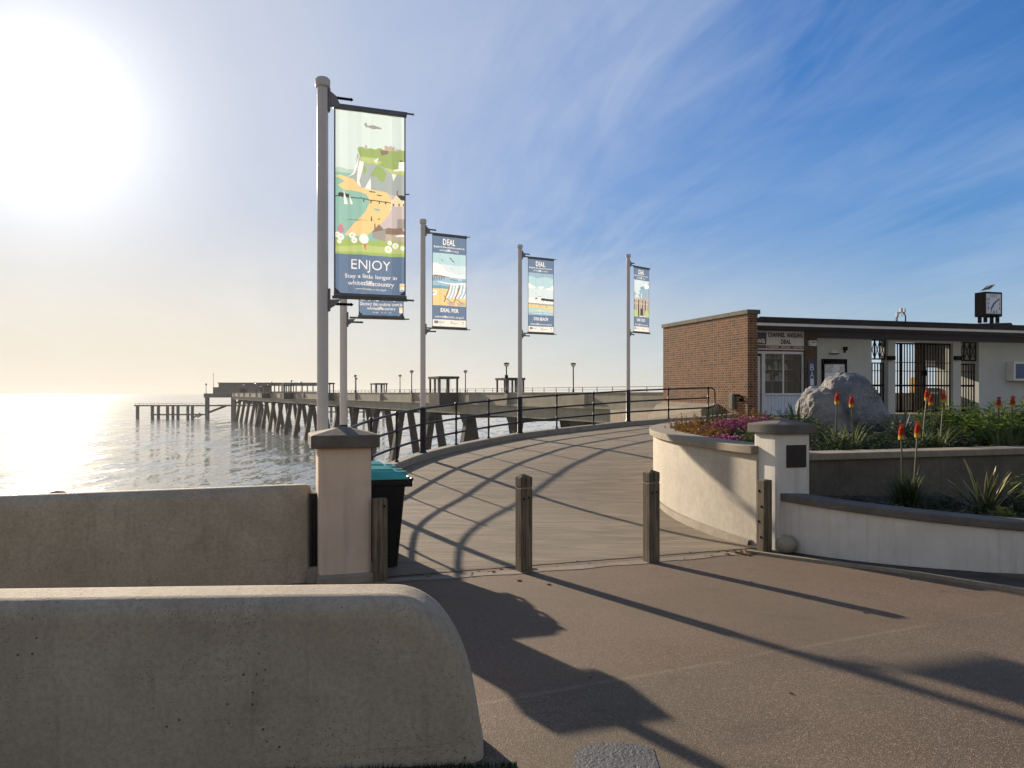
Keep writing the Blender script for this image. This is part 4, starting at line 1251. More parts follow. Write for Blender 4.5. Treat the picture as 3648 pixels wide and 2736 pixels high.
mb = MB(); mb.tube([(.285, 0, .335), (.32, 0, .327), (.345, 0, .31)], [.013, .010, .003], 8); mb.build('beak', 'beak_yellow', g)
for y in (.036, -.036):
    mb = MB(); mb.lathe([(0, -.006), (.006, 0), (0, .006)], (.25, y, .355), 8); mb.build('eye', 'gull_dark', g)
# ---- beyond the passage: a low dark wall and a yellow life-belt post
mb = MB(); mb.box(-1, 20, 0, .25, 0, 1.60 - FZ); mb.box(-1, 20, -.05, .3, 1.60 - FZ, 1.66 - FZ)
mb.build('low_wall', 'dark_cap', label='low dark wall seen through the gates at the back of the passage', cat='wall', loc=bw(sB + 1, 7.0, FZ), rotz=BR, bevel=.01)
t = thing('lifebelt_post', 'yellow post seen through the bars of the gate, beside the brick column', 'post', bw(bsx(913.2, 5.5), 5.5, FZ), BR)
mb = MB(); mb.box(-.16, .16, -.08, .08, .95, 1.75); mb.build('housing', 'yellow_paint', t, bevel=.03)
mb = MB(); mb.box(-.05, .05, -.05, .05, 0, .95); mb.build('post', 'gate_black', t)
# ================================================================ THE PIER
PO = (9.67, 51.0); PA = math.atan2(.902, -.432)
ux_, uy_ = cos(PA), sin(PA)
def pw(s_, y, z): # pier frame -> world (z is the level at the shore end)
    return (PO[0] + s_ * ux_ - y * uy_, PO[1] + s_ * uy_ + y * ux_, z + .0011 * s_)
L0, L1 = -9.0, 246.0
P = thing('pier', 'long grey concrete pier on raking piles running out to sea', 'pier', (*PO, 0))
P.rotation_euler = (0, -.0011, PA)
def ppart(name, mat, fn, **kw):
    mb = MB(); fn(mb); return mb.build(name, mat, P, **kw)
ppart('deck', 'pier_concrete', lambda m: m.box(L0, L1, -7.0, 0, .40, .62))
ppart('ledge', 'pier_concrete', lambda m: (m.box(L0, L1, .003, .2, .50, .68), m.box(L0, L1, -7.2, -7.003, .50, .68)))
ppart('parapet', 'pier_concrete', lambda m: (m.box(L0, L1, -.2, -.003, .623, 1.66), m.box(L0, L1, -.24, .05, 1.662, 1.73)))
ppart('parapet', 'pier_concrete', lambda m: (m.box(L0, L1, -6.997, -6.8, .623, 1.66), m.box(L0, L1, -7.05, -6.76, 1.662, 1.73)))
ppart('edge_beam', 'pier_concrete', lambda m: m.box(L0, L1, -.45, -.06, -.50, .397))
ppart('edge_beam', 'pier_concrete', lambda m: m.box(L0, L1, -6.94, -6.55, -.50, .397))
lam = [9.5 + 13.6 * k for k in range(18)]
for i, s_ in enumerate(lam):
    ppart('pilaster', 'pier_concrete', lambda m: m.box(s_ - .28, s_ + .28, -.002, .30, .685, 1.62))
for k in range(20):
    s_ = 11.6 + 11.64 * k
    hk = 1.0 if k < 6 else .6
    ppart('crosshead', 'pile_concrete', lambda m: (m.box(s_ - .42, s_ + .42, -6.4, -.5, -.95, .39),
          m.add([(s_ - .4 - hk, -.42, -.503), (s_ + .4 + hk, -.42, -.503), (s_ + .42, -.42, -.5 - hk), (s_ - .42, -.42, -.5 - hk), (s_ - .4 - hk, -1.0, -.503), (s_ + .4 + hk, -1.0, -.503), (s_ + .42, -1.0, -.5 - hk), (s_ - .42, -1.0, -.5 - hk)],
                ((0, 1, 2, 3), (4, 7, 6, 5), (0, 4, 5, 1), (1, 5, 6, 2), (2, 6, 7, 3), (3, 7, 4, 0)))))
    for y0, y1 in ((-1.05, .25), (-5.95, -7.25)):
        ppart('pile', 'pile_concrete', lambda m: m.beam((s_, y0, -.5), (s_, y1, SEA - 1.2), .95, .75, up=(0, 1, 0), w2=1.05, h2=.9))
def farrail(m):
    n_ = 100
    for i in range(n_ + 1):
        s_ = L0 + (L1 - L0) * i / n_
        m.box(s_ - .025, s_ + .025, -6.93, -6.87, 1.73, 2.2)
    m.box(L0, L1, -6.93, -6.87, 2.17, 2.22); m.box(L0, L1, -6.92, -6.88, 1.95, 1.98)
ppart('railing', 'grey_metal', farrail)
# shelters projecting from the parapets
def shelter(label, s_, side):
    t = thing('pier_shelter', label, 'shelter', pw(s_, .22 if side > 0 else -7.22, .55), 0, 'open shelters along the pier')
    t.rotation_euler = (0, 0, PA)
    L, D, Ht = 3.1, 2.1, 2.85
    d = lambda y: y * side
    for x in (0, L - .2):
        for y in (0, D / 2 - .08, D - .16):
            mb = MB(); mb.box(x, x + .2, min(d(y), d(y + .16)), max(d(y), d(y + .16)), 1.15, Ht - .25); mb.build('post', 'pile_concrete', t)
    mb = MB(); mb.box(L / 2 - .1, L / 2 + .1, min(d(D - .16), d(D)), max(d(D - .16), d(D)), 1.15, Ht - .25); mb.build('post', 'pile_concrete', t)
    mb = MB()
    mb.box(0, L, min(0, d(D)), max(0, d(D)), -.15, .05)
    mb.box(0, .16, min(0, d(D)), max(0, d(D)), .05, 1.15); mb.box(L - .16, L, min(0, d(D)), max(0, d(D)), .05, 1.15)
    mb.box(.16, L - .16, min(d(D - .14), d(D)), max(d(D - .14), d(D)), .05, 1.15)
    mb.build('panel', 'pile_concrete', t)
    mb = MB(); mb.box(-.1, L + .1, min(-.1 * side, d(D + .1)), max(-.1 * side, d(D + .1)), Ht - .25, Ht); mb.build('roof', 'pile_concrete', t, bevel=.02)
    mb = MB(); x = L / 2
    mb.add([(x, d(.2), 1.15), (x, d(D - .2), 1.15), (x, d(D - .2), Ht - .25), (x, d(.2), Ht - .25)], [(0, 1, 2, 3)]); mb.build('glass', 'window_glass', t)
    return t
shelter('open concrete shelter on the near side of the pier, closest to the shore', 34.9, 1)
shelter('open concrete shelter on the far side of the pier, partly behind a white banner pole', 38.6, -1)
shelter('concrete shelter on the near side of the pier, between the two nearest white poles', 91.5, 1)
shelter('small open shelter on the far side of the pier, farther from the shore', 92.5, -1)
shelter('open shelter on the near side of the pier, second nearest to the pier head', 128.5, 1)
shelter('open shelter on the near side of the pier, nearest to the pier head building', 160, 1)
# lamp standards
def lamp(s_, side, label):
    y = .12 if side > 0 else -7.12
    t = thing('pier_lamp', label, 'street lamp', pw(s_, y, 1.62 if side > 0 else 1.73), PA, 'lamp standards along the pier')
    mb = MB(); mb.lathe([(.10, -.05), (.10, .35), (.065, .4), (.055, 2.35), (.075, 2.42)], n=10); mb.build('post', 'black_paint', t, smooth=50)
    mb = MB(); mb.lathe([(.07, 2.42), (.17, 2.50), (.23, 2.62), (.24, 2.70)], n=12); mb.build('globe', 'lamp_globe', t, smooth=60)
    mb = MB(); mb.lathe([(.27, 2.695), (.28, 2.73), (.20, 2.80), (.0, 2.83)], n=12); mb.build('cap', 'black_paint', t, smooth=40)
    return t
names = ['first', 'second', 'third', 'fourth', 'fifth', 'sixth', 'seventh', 'eighth']
for i, k in enumerate((1, 3, 5, 7, 9, 11, 13, 15)):
    lamp(lam[k] + .2, 1, names[i] + ' lamp standard from the shore on the near parapet of the pier')
    lamp(lam[k] + .6, -1, names[i] + ' lamp standard from the shore on the far parapet of the pier')
# litter bin like box on the parapet post, and the notice plates on two lamps
for s_, y, lab in ((lam[1] + .2, .12, 'small dark plate fixed half way up the nearest lamp standard of the pier'), ):
    mb = MB(); mb.box(-.13, .13, -.11, .11, 0, .3)
    mb.build('lamp_plate', 'gate_black', label=lab, cat='plate', loc=pw(s_, y, 3.0), rotz=PA, bevel=.01)

# ---- pier head
HY = 288.0
def zx(x): return 112.3 + x * .1015
def zy(y): return 359.3 + y * .1015
H = thing('pierhead_building', 'flat grey building with a long glazed hall at the seaward end of the pier', 'building', (at(235, HZ, HY)[0], HY, 0))
H.rotation_euler = (0, 0, R(4))
hx, hy = H.location.x, H.location.y
def hb(mb, x0, x1, y0, y1, d0=0, d1=9):
    a = at(zx(x0), zy(y0), HY); b = at(zx(x1), zy(y1), HY)
    mb.box(a[0] - hx, b[0] - hx, d0, d1, b[2], a[2])
def hpart(name, mat, rects, **kw):
    mb = MB()
    for q in rects: hb(mb, *q)
    return mb.build(name, mat, H, **kw)
hpart('wall', 'pierhead_grey', [(1050, 1258, 236, 336), (1320, 1505, 236, 336), (1258, 1320, 236, 283), (1258, 1320, 331, 336)])
hpart('annex', 'pierhead_grey', [(995, 1049, 275, 336, .2, 7)])
hpart('roof', 'pierhead_grey', [(1044, 2040, 229, 236, -.5, 12)])
hpart('deck', 'pierhead_grey', [(918, 2040, 336.5, 377, -1.2, 14)])
hpart('fascia', 'pierhead_grey', [(1505, 2040, 236.5, 262, .1, .5)])
hpart('sill', 'pierhead_grey', [(1505, 2040, 318, 336, .1, .6)])
for x in (1540, 1590, 1632, 1690, 1745, 1800, 1860, 1910, 1965, 2030):
    hpart('mullion', 'pierhead_grey', [(x - 5, x + 5, 262, 318, .1, .4)])
for x0, x1 in ((920, 946), (1170, 1205), (1405, 1455)):
    hpart('column', 'pierhead_grey', [(x0, x1, 377.5, 600, 0, 2.2)])
hpart('stair_block', 'pierhead_grey', [(1310, 1404, 377.5, 442, .3, 5)])
for a, b in (((950, 522), (1112, 458)), ((1206, 432), (1312, 388))):
    mb = MB(); p, q = at(zx(a[0]), zy(a[1]), HY), at(zx(b[0]), zy(b[1]), HY)
    mb.beam((p[0] - hx, 1.5, p[2]), (q[0] - hx, 1.5, q[2]), .9, .7); mb.build('stair', 'pierhead_grey', H)
t = thing('landing_stage', 'low open landing stage on posts, left of the pier head building', 'jetty', (hx, hy - 1, 0))
def lb(name, rects):
    mb = MB()
    for q in rects: hb(mb, *q)
    mb.build(name, 'pierhead_grey', t)
lb('deck', [(230, 1470, 449, 463, -.2, 6)])
for a, b in ((244, 264), (390, 410), (450, 468), (540, 558), (594, 610), (643, 661), (740, 757), (785, 803)): lb('post', [(a, b, 463.2, 600, 0, 1.2)])
lb('lower_beam', [(410, 925, 537, 551, .2, 1.0)])
lb('rail', [(235, 920, 432, 434, 0, .1), (235, 920, 441, 442, 0, .1)] + [(240 + i * 38, 242 + i * 38, 432, 449, 0, .1) for i in range(18)])
mb = MB()
for a, b in (((812, 572), (872, 532)), ((845, 572), (895, 540))):
    p, q = at(zx(a[0]), zy(a[1]), HY), at(zx(b[0]), zy(b[1]), HY)
    mb.beam((p[0] - hx, .5, p[2]), (q[0] - hx, .5, q[2]), .5, .5)
mb.build('stair', 'pierhead_grey', t)
t2 = thing('landing_stage', 'low landing stage on posts glimpsed between the pier piles, right of the pier head', 'jetty', (hx, hy + 2, 0))
t = t2
def rx(x): return (308.8 + x * .0888 - 112.3) / .1015
def ry(y): return (350.9 + y * .0888 - 359.3) / .1015
lb('deck', [(rx(100), rx(835), ry(600), ry(622), 0, 5)])
for x in (110, 235, 340, 410, 490, 605, 690, 770, 828): lb('post', [(rx(x - 11), rx(x + 11), ry(622.5), ry(760), 0, 1)])
lb('lower_beam', [(rx(110), rx(830), ry(682), ry(696), .2, .9)])
x, y, z = at(zx(924), zy(336), HY - .6)
mb = MB(); mb.lathe([(.22, 0), (.12, .4), (.1, 2.9), (.3, 3.0), (.34, 3.4), (.2, 3.6), (0, 3.7)], n=8)
mb.build('beacon_post', 'pierhead_grey', label='short beacon post on the left corner of the pier head deck', cat='post', loc=(x, y, z), smooth=40)
x, y, z = at(zx(995), zy(275), HY + 3)
mb = MB(); mb.tube([(0, 0, 0), (0, 0, 5.3)], [.1, .05], 6); mb.lathe([(0, 4.4), (.16, 4.5), (.16, 4.75), (0, 4.8)], n=6)
mb.build('flagpole', 'pierhead_grey', label='thin bare flagpole rising from the pier head building', cat='flagpole', loc=(x, y, z))
# ================================================================ BANNER POLES AND BANNERS
import numpy as np
US = [i / 16 for i in range(17)]
def circ(u, v, ru, rv, n=14): return [(u + ru * cos(2 * pi * i / n), v + rv * sin(2 * pi * i / n)) for i in range(n)]
def rect(u0, u1, v0, v1): return [(u0, v0), (u1, v0), (u1, v1), (u0, v1)]
class Banner:
    """a cloth whose print is laid out cell by cell, later shapes over earlier ones"""
    def __init__(s, name, label, loc, rot, x0, z0, W, H, seed, nu, nv, amp=.017):
        s.W, s.H, s.x0, s.z0, s.nu, s.nv = W, H, x0, z0, nu, nv
        rnd = random.Random(seed)
        ph = [rnd.uniform(0, 6) for _ in range(3)]
        s.g = [amp * (sin(u * 9 + ph[0]) + .7 * sin(u * 21 + ph[1]) + .4 * sin(u * 37 + ph[2])) for u in US]
        s.t = thing('banner', label, 'banner', loc, rot, 'printed banners on the white poles')
        s.ops = []
    def pt(s, u, v):
        k = min(15, max(0, int(u * 16 + 1e-9)))
        f = u * 16 - k
        y = s.g[k] * (1 - f) + s.g[k + 1] * f
        return (s.x0 + u * s.W, y * (1.15 - .5 * v), s.z0 + v * s.H)
    def poly(s, part, lay, col, P): s.ops.append((lay, len(s.ops), col, P))
    def text(s, part, lay, col, body, u0, u1, v0, v1, bold=0.0, keep=False):
        vs, fs = fit_text(body, u0 * s.W, u1 * s.W, v0 * s.H, v1 * s.H, bold, keep)
        for f in fs: s.poly(part, lay, col, [(vs[i][0] / s.W, vs[i][1] / s.H) for i in f])
    def wcc(s, part, u0, u1, v0, v1, suffix=''):
        """three-weight run: light, bold, light"""
        seg = [('white', .0), ('cliffs', .02), ('country' + suffix, .0)]
        ws = []
        for b, w in seg:
            vs = text2d(b, w)[0]; ws.append(max(p[0] for p in vs) - min(p[0] for p in vs) + .06)
        tot = sum(ws); u = u0
        for (b, w), q in zip(seg, ws):
            up = .70 if b.startswith(('white', 'cliffs')) else .66
            e = u + (u1 - u0) * q / tot
            vs = text2d(b, w)[0]; lo, hi = min(p[1] for p in vs), max(p[1] for p in vs)
            sc_ = (v1 - v0) / .74
            s.text(part, 6, 'print_white', b, u, e - .06 * (u1 - u0) / tot, v0 + lo * sc_, v0 + hi * sc_, w)
            u = e
    def finish(s):
        mats = []
        grid = np.zeros((s.nv, s.nu), dtype=np.int32)
        for lay, _, col, P in sorted(s.ops, key=lambda o: (o[0], o[1])):
            if col not in mats: mats.append(col)
            A = np.array(P)
            i0, i1 = max(0, int(A[:, 0].min() * s.nu) - 1), min(s.nu, int(A[:, 0].max() * s.nu) + 2)
            j0, j1 = max(0, int(A[:, 1].min() * s.nv) - 1), min(s.nv, int(A[:, 1].max() * s.nv) + 2)
            if i1 <= i0 or j1 <= j0: continue
            U, V = np.meshgrid((np.arange(i0, i1) + .5) / s.nu, (np.arange(j0, j1) + .5) / s.nv)
            ins = np.zeros(U.shape, bool)
            for k in range(len(A)):
                (xa, ya), (xb, yb) = A[k], A[(k + 1) % len(A)]
                if ya == yb: continue
                ins ^= ((ya > V) != (yb > V)) & (U < (xb - xa) * (V - ya) / (yb - ya) + xa)
            grid[j0:j1, i0:i1][ins] = mats.index(col)
        mb = MB(); mb.open = True
        step = s.nu // 16
        for j in range(s.nv):
            row = grid[j]; i = 0
            while i < s.nu:
                e = min((i // step + 1) * step, s.nu); k = i + 1
                while k < e and row[k] == row[i]: k += 1
                u0, u1, v0, v1 = i / s.nu, k / s.nu, j / s.nv, (j + 1) / s.nv
                mb.add([s.pt(u0, v0), s.pt(u1, v0), s.pt(u1, v1), s.pt(u0, v1)], [(0, 1, 2, 3)], int(row[i]))
                i = k
        mb.build('cloth', mats, s.t)
def pole(label, loc, ztop, rot, x0, w, zb, zt):
    """loc = foot, rot = banner direction"""
    t = thing('banner_pole', label, 'flagpole', loc, rot, 'white banner poles along the ramp kerb')
    h = ztop - loc[2]
    mb = MB(); mb.lathe([(.062, 1.03), (.060, h - .08)], n=20); mb.build('pole', 'pole_paint', t, smooth=50)
    mb = MB(); mb.lathe([(.10, -.03), (.10, .02), (.072, .05), (.070, 1.035), (.064, 1.05)], n=20); mb.build('base', 'black_paint', t, smooth=50)
    mb = MB(); mb.lathe([(.077, h - .10), (.082, h - .085), (.082, h - .02), (.065, h), (0, h + .01)], n=20); mb.build('cap', 'pole_paint', t, smooth=40)
    for z, sg in ((zt + .05, 1), (zb - .05, -1)):
        mb = MB()
        mb.box(.056, .08, -.04, .04, z - .09, z + .16) if sg > 0 else mb.box(.056, .08, -.04, .04, z - .16, z + .09)
        mb.add([(.08, -.035, z + sg * .13), (.08, .035, z + sg * .13), (.08, .035, z - .03), (.08, -.035, z - .03), (.14, -.03, z + sg * .09), (.14, .03, z + sg * .09), (.20, .02, z - .02), (.20, -.02, z - .02)],
               ((0, 1, 2, 3), (4, 7, 6, 5), (0, 4, 5, 1), (1, 5, 6, 2), (2, 6, 7, 3), (3, 7, 4, 0)))
        br = mb.build('bracket', 'grey_metal', t, bevel=.006)
        mb = MB()
        prof = []
        zz = 0
        pts_, rr = [], []
        for i in range(17):
            pts_.append((.12 + i * .011, 0, z + sg * .075)); rr.append(.020 if i % 2 else .011)
        pts_ += [(.31, 0, z + sg * .075), (.335, 0, z + sg * .075)]; rr += [.022, .004]
        mb.tube(pts_, rr, 8); mb.build('spring', 'gate_black', br)
        mb = MB(); mb.tube([(.10, 0, z), (x0 + w + .02, 0, z)], .017, 8); mb.tube([(x0 + w + .02, 0, z), (x0 + w + .10, 0, z)], .011, 8)
        mb.build('arm', 'grey_metal', t, smooth=60)
    return t
def make(label_p, label_b, foot, ztop, rot, zb, zt, W, art, seed, x0, nu=128, nv=300):
    rot = R(rot)
    pole(label_p, foot, ztop, rot, x0, W, zb - foot[2], zt - foot[2])
    b = Banner('banner', label_b, foot, rot, x0, zb - foot[2], W, zt - zb, seed, nu, nv)
    art(b)
    for u0, u1 in ((-.0, .018), (.982, 1.0)): b.poly('edge_trim', 12, 'print_trim', rect(u0, u1, 0, 1))
    b.finish()
    for (zz, sg) in ((1.0, 1), (0.0, -1)):
        mb = MB(); z = b.z0 + zz * b.H
        mb.tube([(x0 - .01, 0, z + sg * .025), (x0 + W + .01, 0, z + sg * .025)], .027, 8)
        mb.build('sleeve', 'grey_metal', b.t, smooth=60)
# ---------------- artwork
def c1(x, y): return ((x - 400) / 915, 1 - (y - 475 - 100 * (x - 400) / 915) / 2311)
def c2(x, y): return ((x - 358 - 22 * (y / 1300)) / 775, 1 - ((620 + y * .3194) - 404) / 641)
def art_enjoy(b):
    P = lambda lay, col, pts: b.poly('artwork', lay, 'print_' + col, pts)
    P(0, 'mint', rect(0, 1, 0, 1))
    P(1, 'farsea', [c1(*p) for p in ((380, 1215), (440, 1205), (500, 1210), (560, 1232), (660, 1240), (660, 1340), (380, 1340))])
    P(1, 'sea', [(0, .66), (.3, .66), (.7, .56), (.7, .25), (0, .25)])
    P(2, 'cliff', [c1(*p) for p in ((690, 1030), (740, 1150), (980, 1180), (1040, 1220), (1140, 1290), (1330, 1300), (1330, 1620), (1100, 1590), (860, 1500), (720, 1470), (560, 1335), (640, 1290), (670, 1180))])
    P(3, 'green', [c1(*p) for p in ((690, 985), (705, 955), (760, 965), (800, 985), (860, 965), (920, 985), (980, 965), (1060, 1000), (1330, 1010), (1330, 1300), (1240, 1290), (1140, 1255), (1040, 1220), (980, 1185), (740, 1150), (720, 1080))])
    P(4, 'lime', [c1(*p) for p in ((740, 1085), (900, 1090), (1010, 1150), (960, 1180), (760, 1150), (725, 1110))])
    P(4, 'lime', [c1(*p) for p in ((1040, 1220), (1120, 1230), (1330, 1290), (1330, 1330), (1200, 1310), (1110, 1280))])
    for q in (((710, 1060), (690, 1210), (650, 1300), (560, 1335), (640, 1280), (670, 1180)), ((770, 1155), (715, 1130), (690, 1250), (680, 1450), (740, 1490), (715, 1390), (750, 1260)), ((862, 1345), (790, 1470), (780, 1490), (865, 1500)), ((1200, 1310), (1140, 1292), (1160, 1395))):
        P(3, 'white', [c1(*p) for p in q])
    P(4, 'green', [c1(*p) for p in ((880, 1270), (950, 1180), (1020, 1230), (1070, 1290), (1030, 1410), (975, 1385), (935, 1330), (860, 1325))])
    P(4, 'green', [c1(*p) for p in ((770, 1170), (805, 1250), (790, 1295), (750, 1290))])
    P(4, 'stone', [c1(*p) for p in ((1045, 935), (1075, 935), (1075, 945), (1115, 945), (1115, 935), (1140, 937), (1140, 950), (1180, 950), (1180, 1005), (1045, 1000))])
    P(4, 'stone', [c1(*p) for p in ((785, 935), (810, 935), (822, 985), (778, 985))])
    P(4, 'brown', [c1(*p) for p in ((985, 995), (1090, 1000), (1090, 1040), (1000, 1062))])
    P(4, 'stone', [c1(*p) for p in ((1190, 980), (1260, 995), (1260, 1012), (1190, 1008))])
    P(5, 'white', [c1(*p) for p in ((1225, 1150), (1295, 1155), (1300, 1275), (1222, 1268))]); P(5, 'white', [c1(*p) for p in ((1160, 1245), (1225, 1240), (1225, 1270), (1160, 1265))])
    P(6, 'dark', [c1(*p) for p in ((1240, 1135), (1275, 1138), (1275, 1152), (1240, 1150))])
    P(4, 'sand', [c1(*p) for p in ((405, 1315), (470, 1300), (560, 1330), (640, 1360), (700, 1440), (740, 1480), (862, 1495), (1080, 1540), (1140, 1640), (1140, 1700), (860, 1640), (800, 1560), (640, 1510), (520, 1490), (445, 1430), (530, 1385), (480, 1350))])
    P(5, 'sand', [c2(*p) for p in ((700, 185), (960, 220), (985, 320), (960, 430), (900, 510), (800, 610), (700, 700), (480, 690), (560, 580), (690, 430), (745, 310))])
    P(3, 'lilac', [c2(*p) for p in ((940, 200), (1160, 220), (1160, 620), (780, 640), (900, 510), (990, 360))])
    P(5, 'cream', [c2(*p) for p in ((985, 335), (985, 270), (1040, 205), (1090, 260), (1130, 260), (1130, 335))])
    P(6, 'dark', [c2(*p) for p in ((1040, 205), (1130, 210), (1150, 262), (1085, 262))]); P(6, 'brown', [c2(*p) for p in ((1038, 150), (1055, 150), (1055, 208), (1038, 208))])
    for x in (1000, 1060, 1105): P(7, 'brown', [c2(*p) for p in ((x, 300), (x + 16, 300), (x + 16, 332), (x, 332))])
    P(5, 'greyst', [c2(*p) for p in ((1050, 478), (1130, 470), (1135, 580), (1050, 580))])
    P(5, 'brown', [c2(*p) for p in ((780, 630), (850, 545), (905, 600), (960, 575), (1060, 580), (1100, 575), (1140, 640), (1140, 650), (780, 650))])
    P(5, 'brown', [c2(*p) for p in ((797, 540), (813, 540), (813, 600), (797, 600))])
    P(5, 'greyst', [c2(*p) for p in ((785, 640), (925, 600), (925, 740), (785, 700))]); P(5, 'stone', [c2(*p) for p in ((925, 650), (1140, 645), (1140, 750), (925, 745))])
    P(6, 'white', [c2(*p) for p in ((1040, 655), (1125, 650), (1125, 672), (1040, 676))]); P(6, 'stone', [c2(*p) for p in ((925, 700), (950, 655), (985, 650), (1020, 690), (1020, 745), (925, 745))])
    P(6, 'dark', [c2(*p) for p in ((370, 262), (980, 290), (980, 300), (370, 272))]); P(6, 'dark', [c2(*p) for p in ((405, 240), (425, 225), (525, 240), (525, 268), (405, 266))])
    for x in (670, 755, 845, 915): P(6, 'dark', [c2(*p) for p in ((x, 285), (x + 9, 285), (x + 11, 318), (x - 3, 318))])
    P(7, 'white', [c2(*p) for p in ((462, 195), (470, 350), (512, 350))]); P(7, 'white', [c2(*p) for p in ((522, 240), (535, 352), (562, 345))])
    P(7, 'dark', [c2(*p) for p in ((730, 182), (815, 190), (800, 198), (745, 195))]); P(7, 'dark', [c2(*p) for p in ((815, 215), (880, 222), (870, 230), (825, 228))])
    P(7, 'sea', [c2(*p) for p in ((795, 370), (858, 378), (850, 402), (800, 395))]); P(7, 'dark', [c2(*p) for p in ((763, 465), (772, 465), (775, 515), (760, 515))]); P(7, 'dark', [c2(*p) for p in ((835, 485), (858, 482), (860, 492), (835, 495))])
    P(7, 'dark', [c2(*p) for p in ((445, 512), (600, 518), (800, 516), (600, 524))])
    v0 = .2145
    gr = [(0, v0), (1, v0), (1, .30)] + [(1 - i / 16, .292 + .018 * ((i * 37) % 7) / 7) for i in range(1, 16)] + [(0, .305)]
    P(6, 'grass', gr)
    P(7, 'lime', [(0, v0 + .012), (1, v0 + .02), (1, v0 + .045), (.5, v0 + .055), (0, v0 + .04)])
    P(8, 'red', [c2(*p) for p in ((676, 770), (712, 770), (706, 850), (698, 850))])
    u, v = c2(685, 725); P(9, 'white', circ(u, v, .07, .027))
    for x, y, r_ in ((560, 690, 34), (582, 745, 32), (440, 715, 36), (400, 690, 30), (425, 765, 24), (960, 818, 42), (1037, 775, 34), (975, 745, 26), (1110, 800, 26)):
        u, v = c2(x, y); P(9, 'white', circ(u, v, r_ / 775, r_ / 2010)); P(10, 'yellow', circ(u, v, r_ / 2400, r_ / 6200))
    for x, y in ((425, 625), (440, 600), (455, 635), (440, 650)):
        u, v = c2(x, y); P(9, 'pink', circ(u, v, .028, .012))
    P(9, 'cliff', [c2(*p) for p in ((468, 600), (500, 575), (525, 580), (510, 615), (470, 625))])
    P(3, 'greyst', [c1(*p) for p in ((775, 675), (785, 652), (805, 650), (818, 685), (880, 672), (930, 685), (990, 705), (1015, 728), (940, 722), (905, 728), (820, 700), (800, 712))])
    P(4, 'white', [c1(*p) for p in ((905, 1130), (960, 1090), (965, 1100), (940, 1150), (945, 1170))])
    P(6, 'blue', rect(0, 1, 0, v0))
    b.text('lettering', 8, 'print_white', 'ENJOY', .235, .79, .118, .188, -.006)
    b.text('lettering', 8, 'print_white', 'Stay a little longer in', .15, .88, .079, .108, .004)
    b.wcc('lettering', .19, .85, .047, .074)
    b.text('lettering', 8, 'print_white', 'www.whitecliffscountry.org.uk', .29, .73, .020, .032, .004)
    P(8, 'strip', rect(.915, .985, .022, .065)); P(9, 'yellow', rect(.925, .975, .046, .060)); P(9, 'teal', rect(.925, .975, .024, .030))
    for q in (((.0, .0), (.09, .0), (.0, .035)), ((1, 0), (.91, 0), (1, .035))): P(9, 'trim', list(q))
def art_sandwich(b):
    P = lambda lay, col, pts: b.poly('artwork', lay, 'print_' + col, pts)
    P(0, 'mint', rect(0, 1, 0, 1)); P(1, 'green', [(0, .22), (1, .22), (1, .4), (.6, .46), (.3, .4), (0, .48)]); P(2, 'stone', rect(.3, .75, .36, .62)); P(2, 'brown', [(.26, .62), (.79, .62), (.52, .72)])
    P(3, 'blue', rect(0, 1, 0, .2145))
    b.text('lettering', 6, 'print_white', 'SANDWICH', .05, .95, .118, .185, -.004)
    b.text('lettering', 6, 'print_white', 'Discover this medieval town in', .03, .97, .080, .108, .004)
    b.wcc('lettering', .19, .82, .047, .074)
    b.text('lettering', 6, 'print_white', 'www.whitecliffscountry.org.uk', .30, .72, .020, .031, .004)
    P(6, 'strip', rect(.90, .975, .022, .07)); P(7, 'yellow', rect(.91, .965, .05, .064))
    for q in (((.0, .0), (.09, .0), (.0, .035)), ((1, 0), (.91, 0), (1, .035))): P(7, 'trim', list(q))
def common(b, name):
    P = lambda lay, col, pts: b.poly('artwork', lay, 'print_' + col, pts)
    P(5, 'blue', rect(0, 1, .815, 1)); P(5, 'blue', rect(0, 1, .075, .235)); P(5, 'strip', rect(0, 1, 0, .078))
    b.text('lettering', 7, 'print_white', 'DEAL', .30, .67, .905, .975, .012)
    b.text('lettering', 7, 'print_white', 'Explore this maritime town in', .05, .94, .868, .893, .012)
    b.wcc('lettering', .20, .78, .835, .862)
    b.text('lettering', 7, 'print_white', name, .23, .78, .160, .203, .02)
    b.wcc('lettering', .08, .93, .098, .122, '.org.uk')
    P(6, 'blue', rect(.06, .17, .035, .062)); P(6, 'blue', rect(.535, .58, .05, .060))
    P(6, 'greyst', rect(.19, .37, .055, .058)); P(6, 'greyst', rect(.19, .33, .045, .048)); P(6, 'greyst', rect(.19, .33, .036, .039)); P(6, 'greyst', rect(.51, .75, .038, .042)); P(6, 'greyst', circ(.9, .052, .02, .009)); P(6, 'greyst', rect(.87, .93, .03, .034))
def gullp(P, lay, col, u, v, s_):
    P(lay, col, [(u - s_, v + s_ * .30), (u - s_ * .4, v + s_ * .26), (u, v), (u + s_ * .5, v - s_ * .05), (u + s_ * .9, v - s_ * .38), (u + s_ * .42, v - s_ * .14), (u - s_ * .05, v - s_ * .1), (u - s_ * .5, v + s_ * .14)])
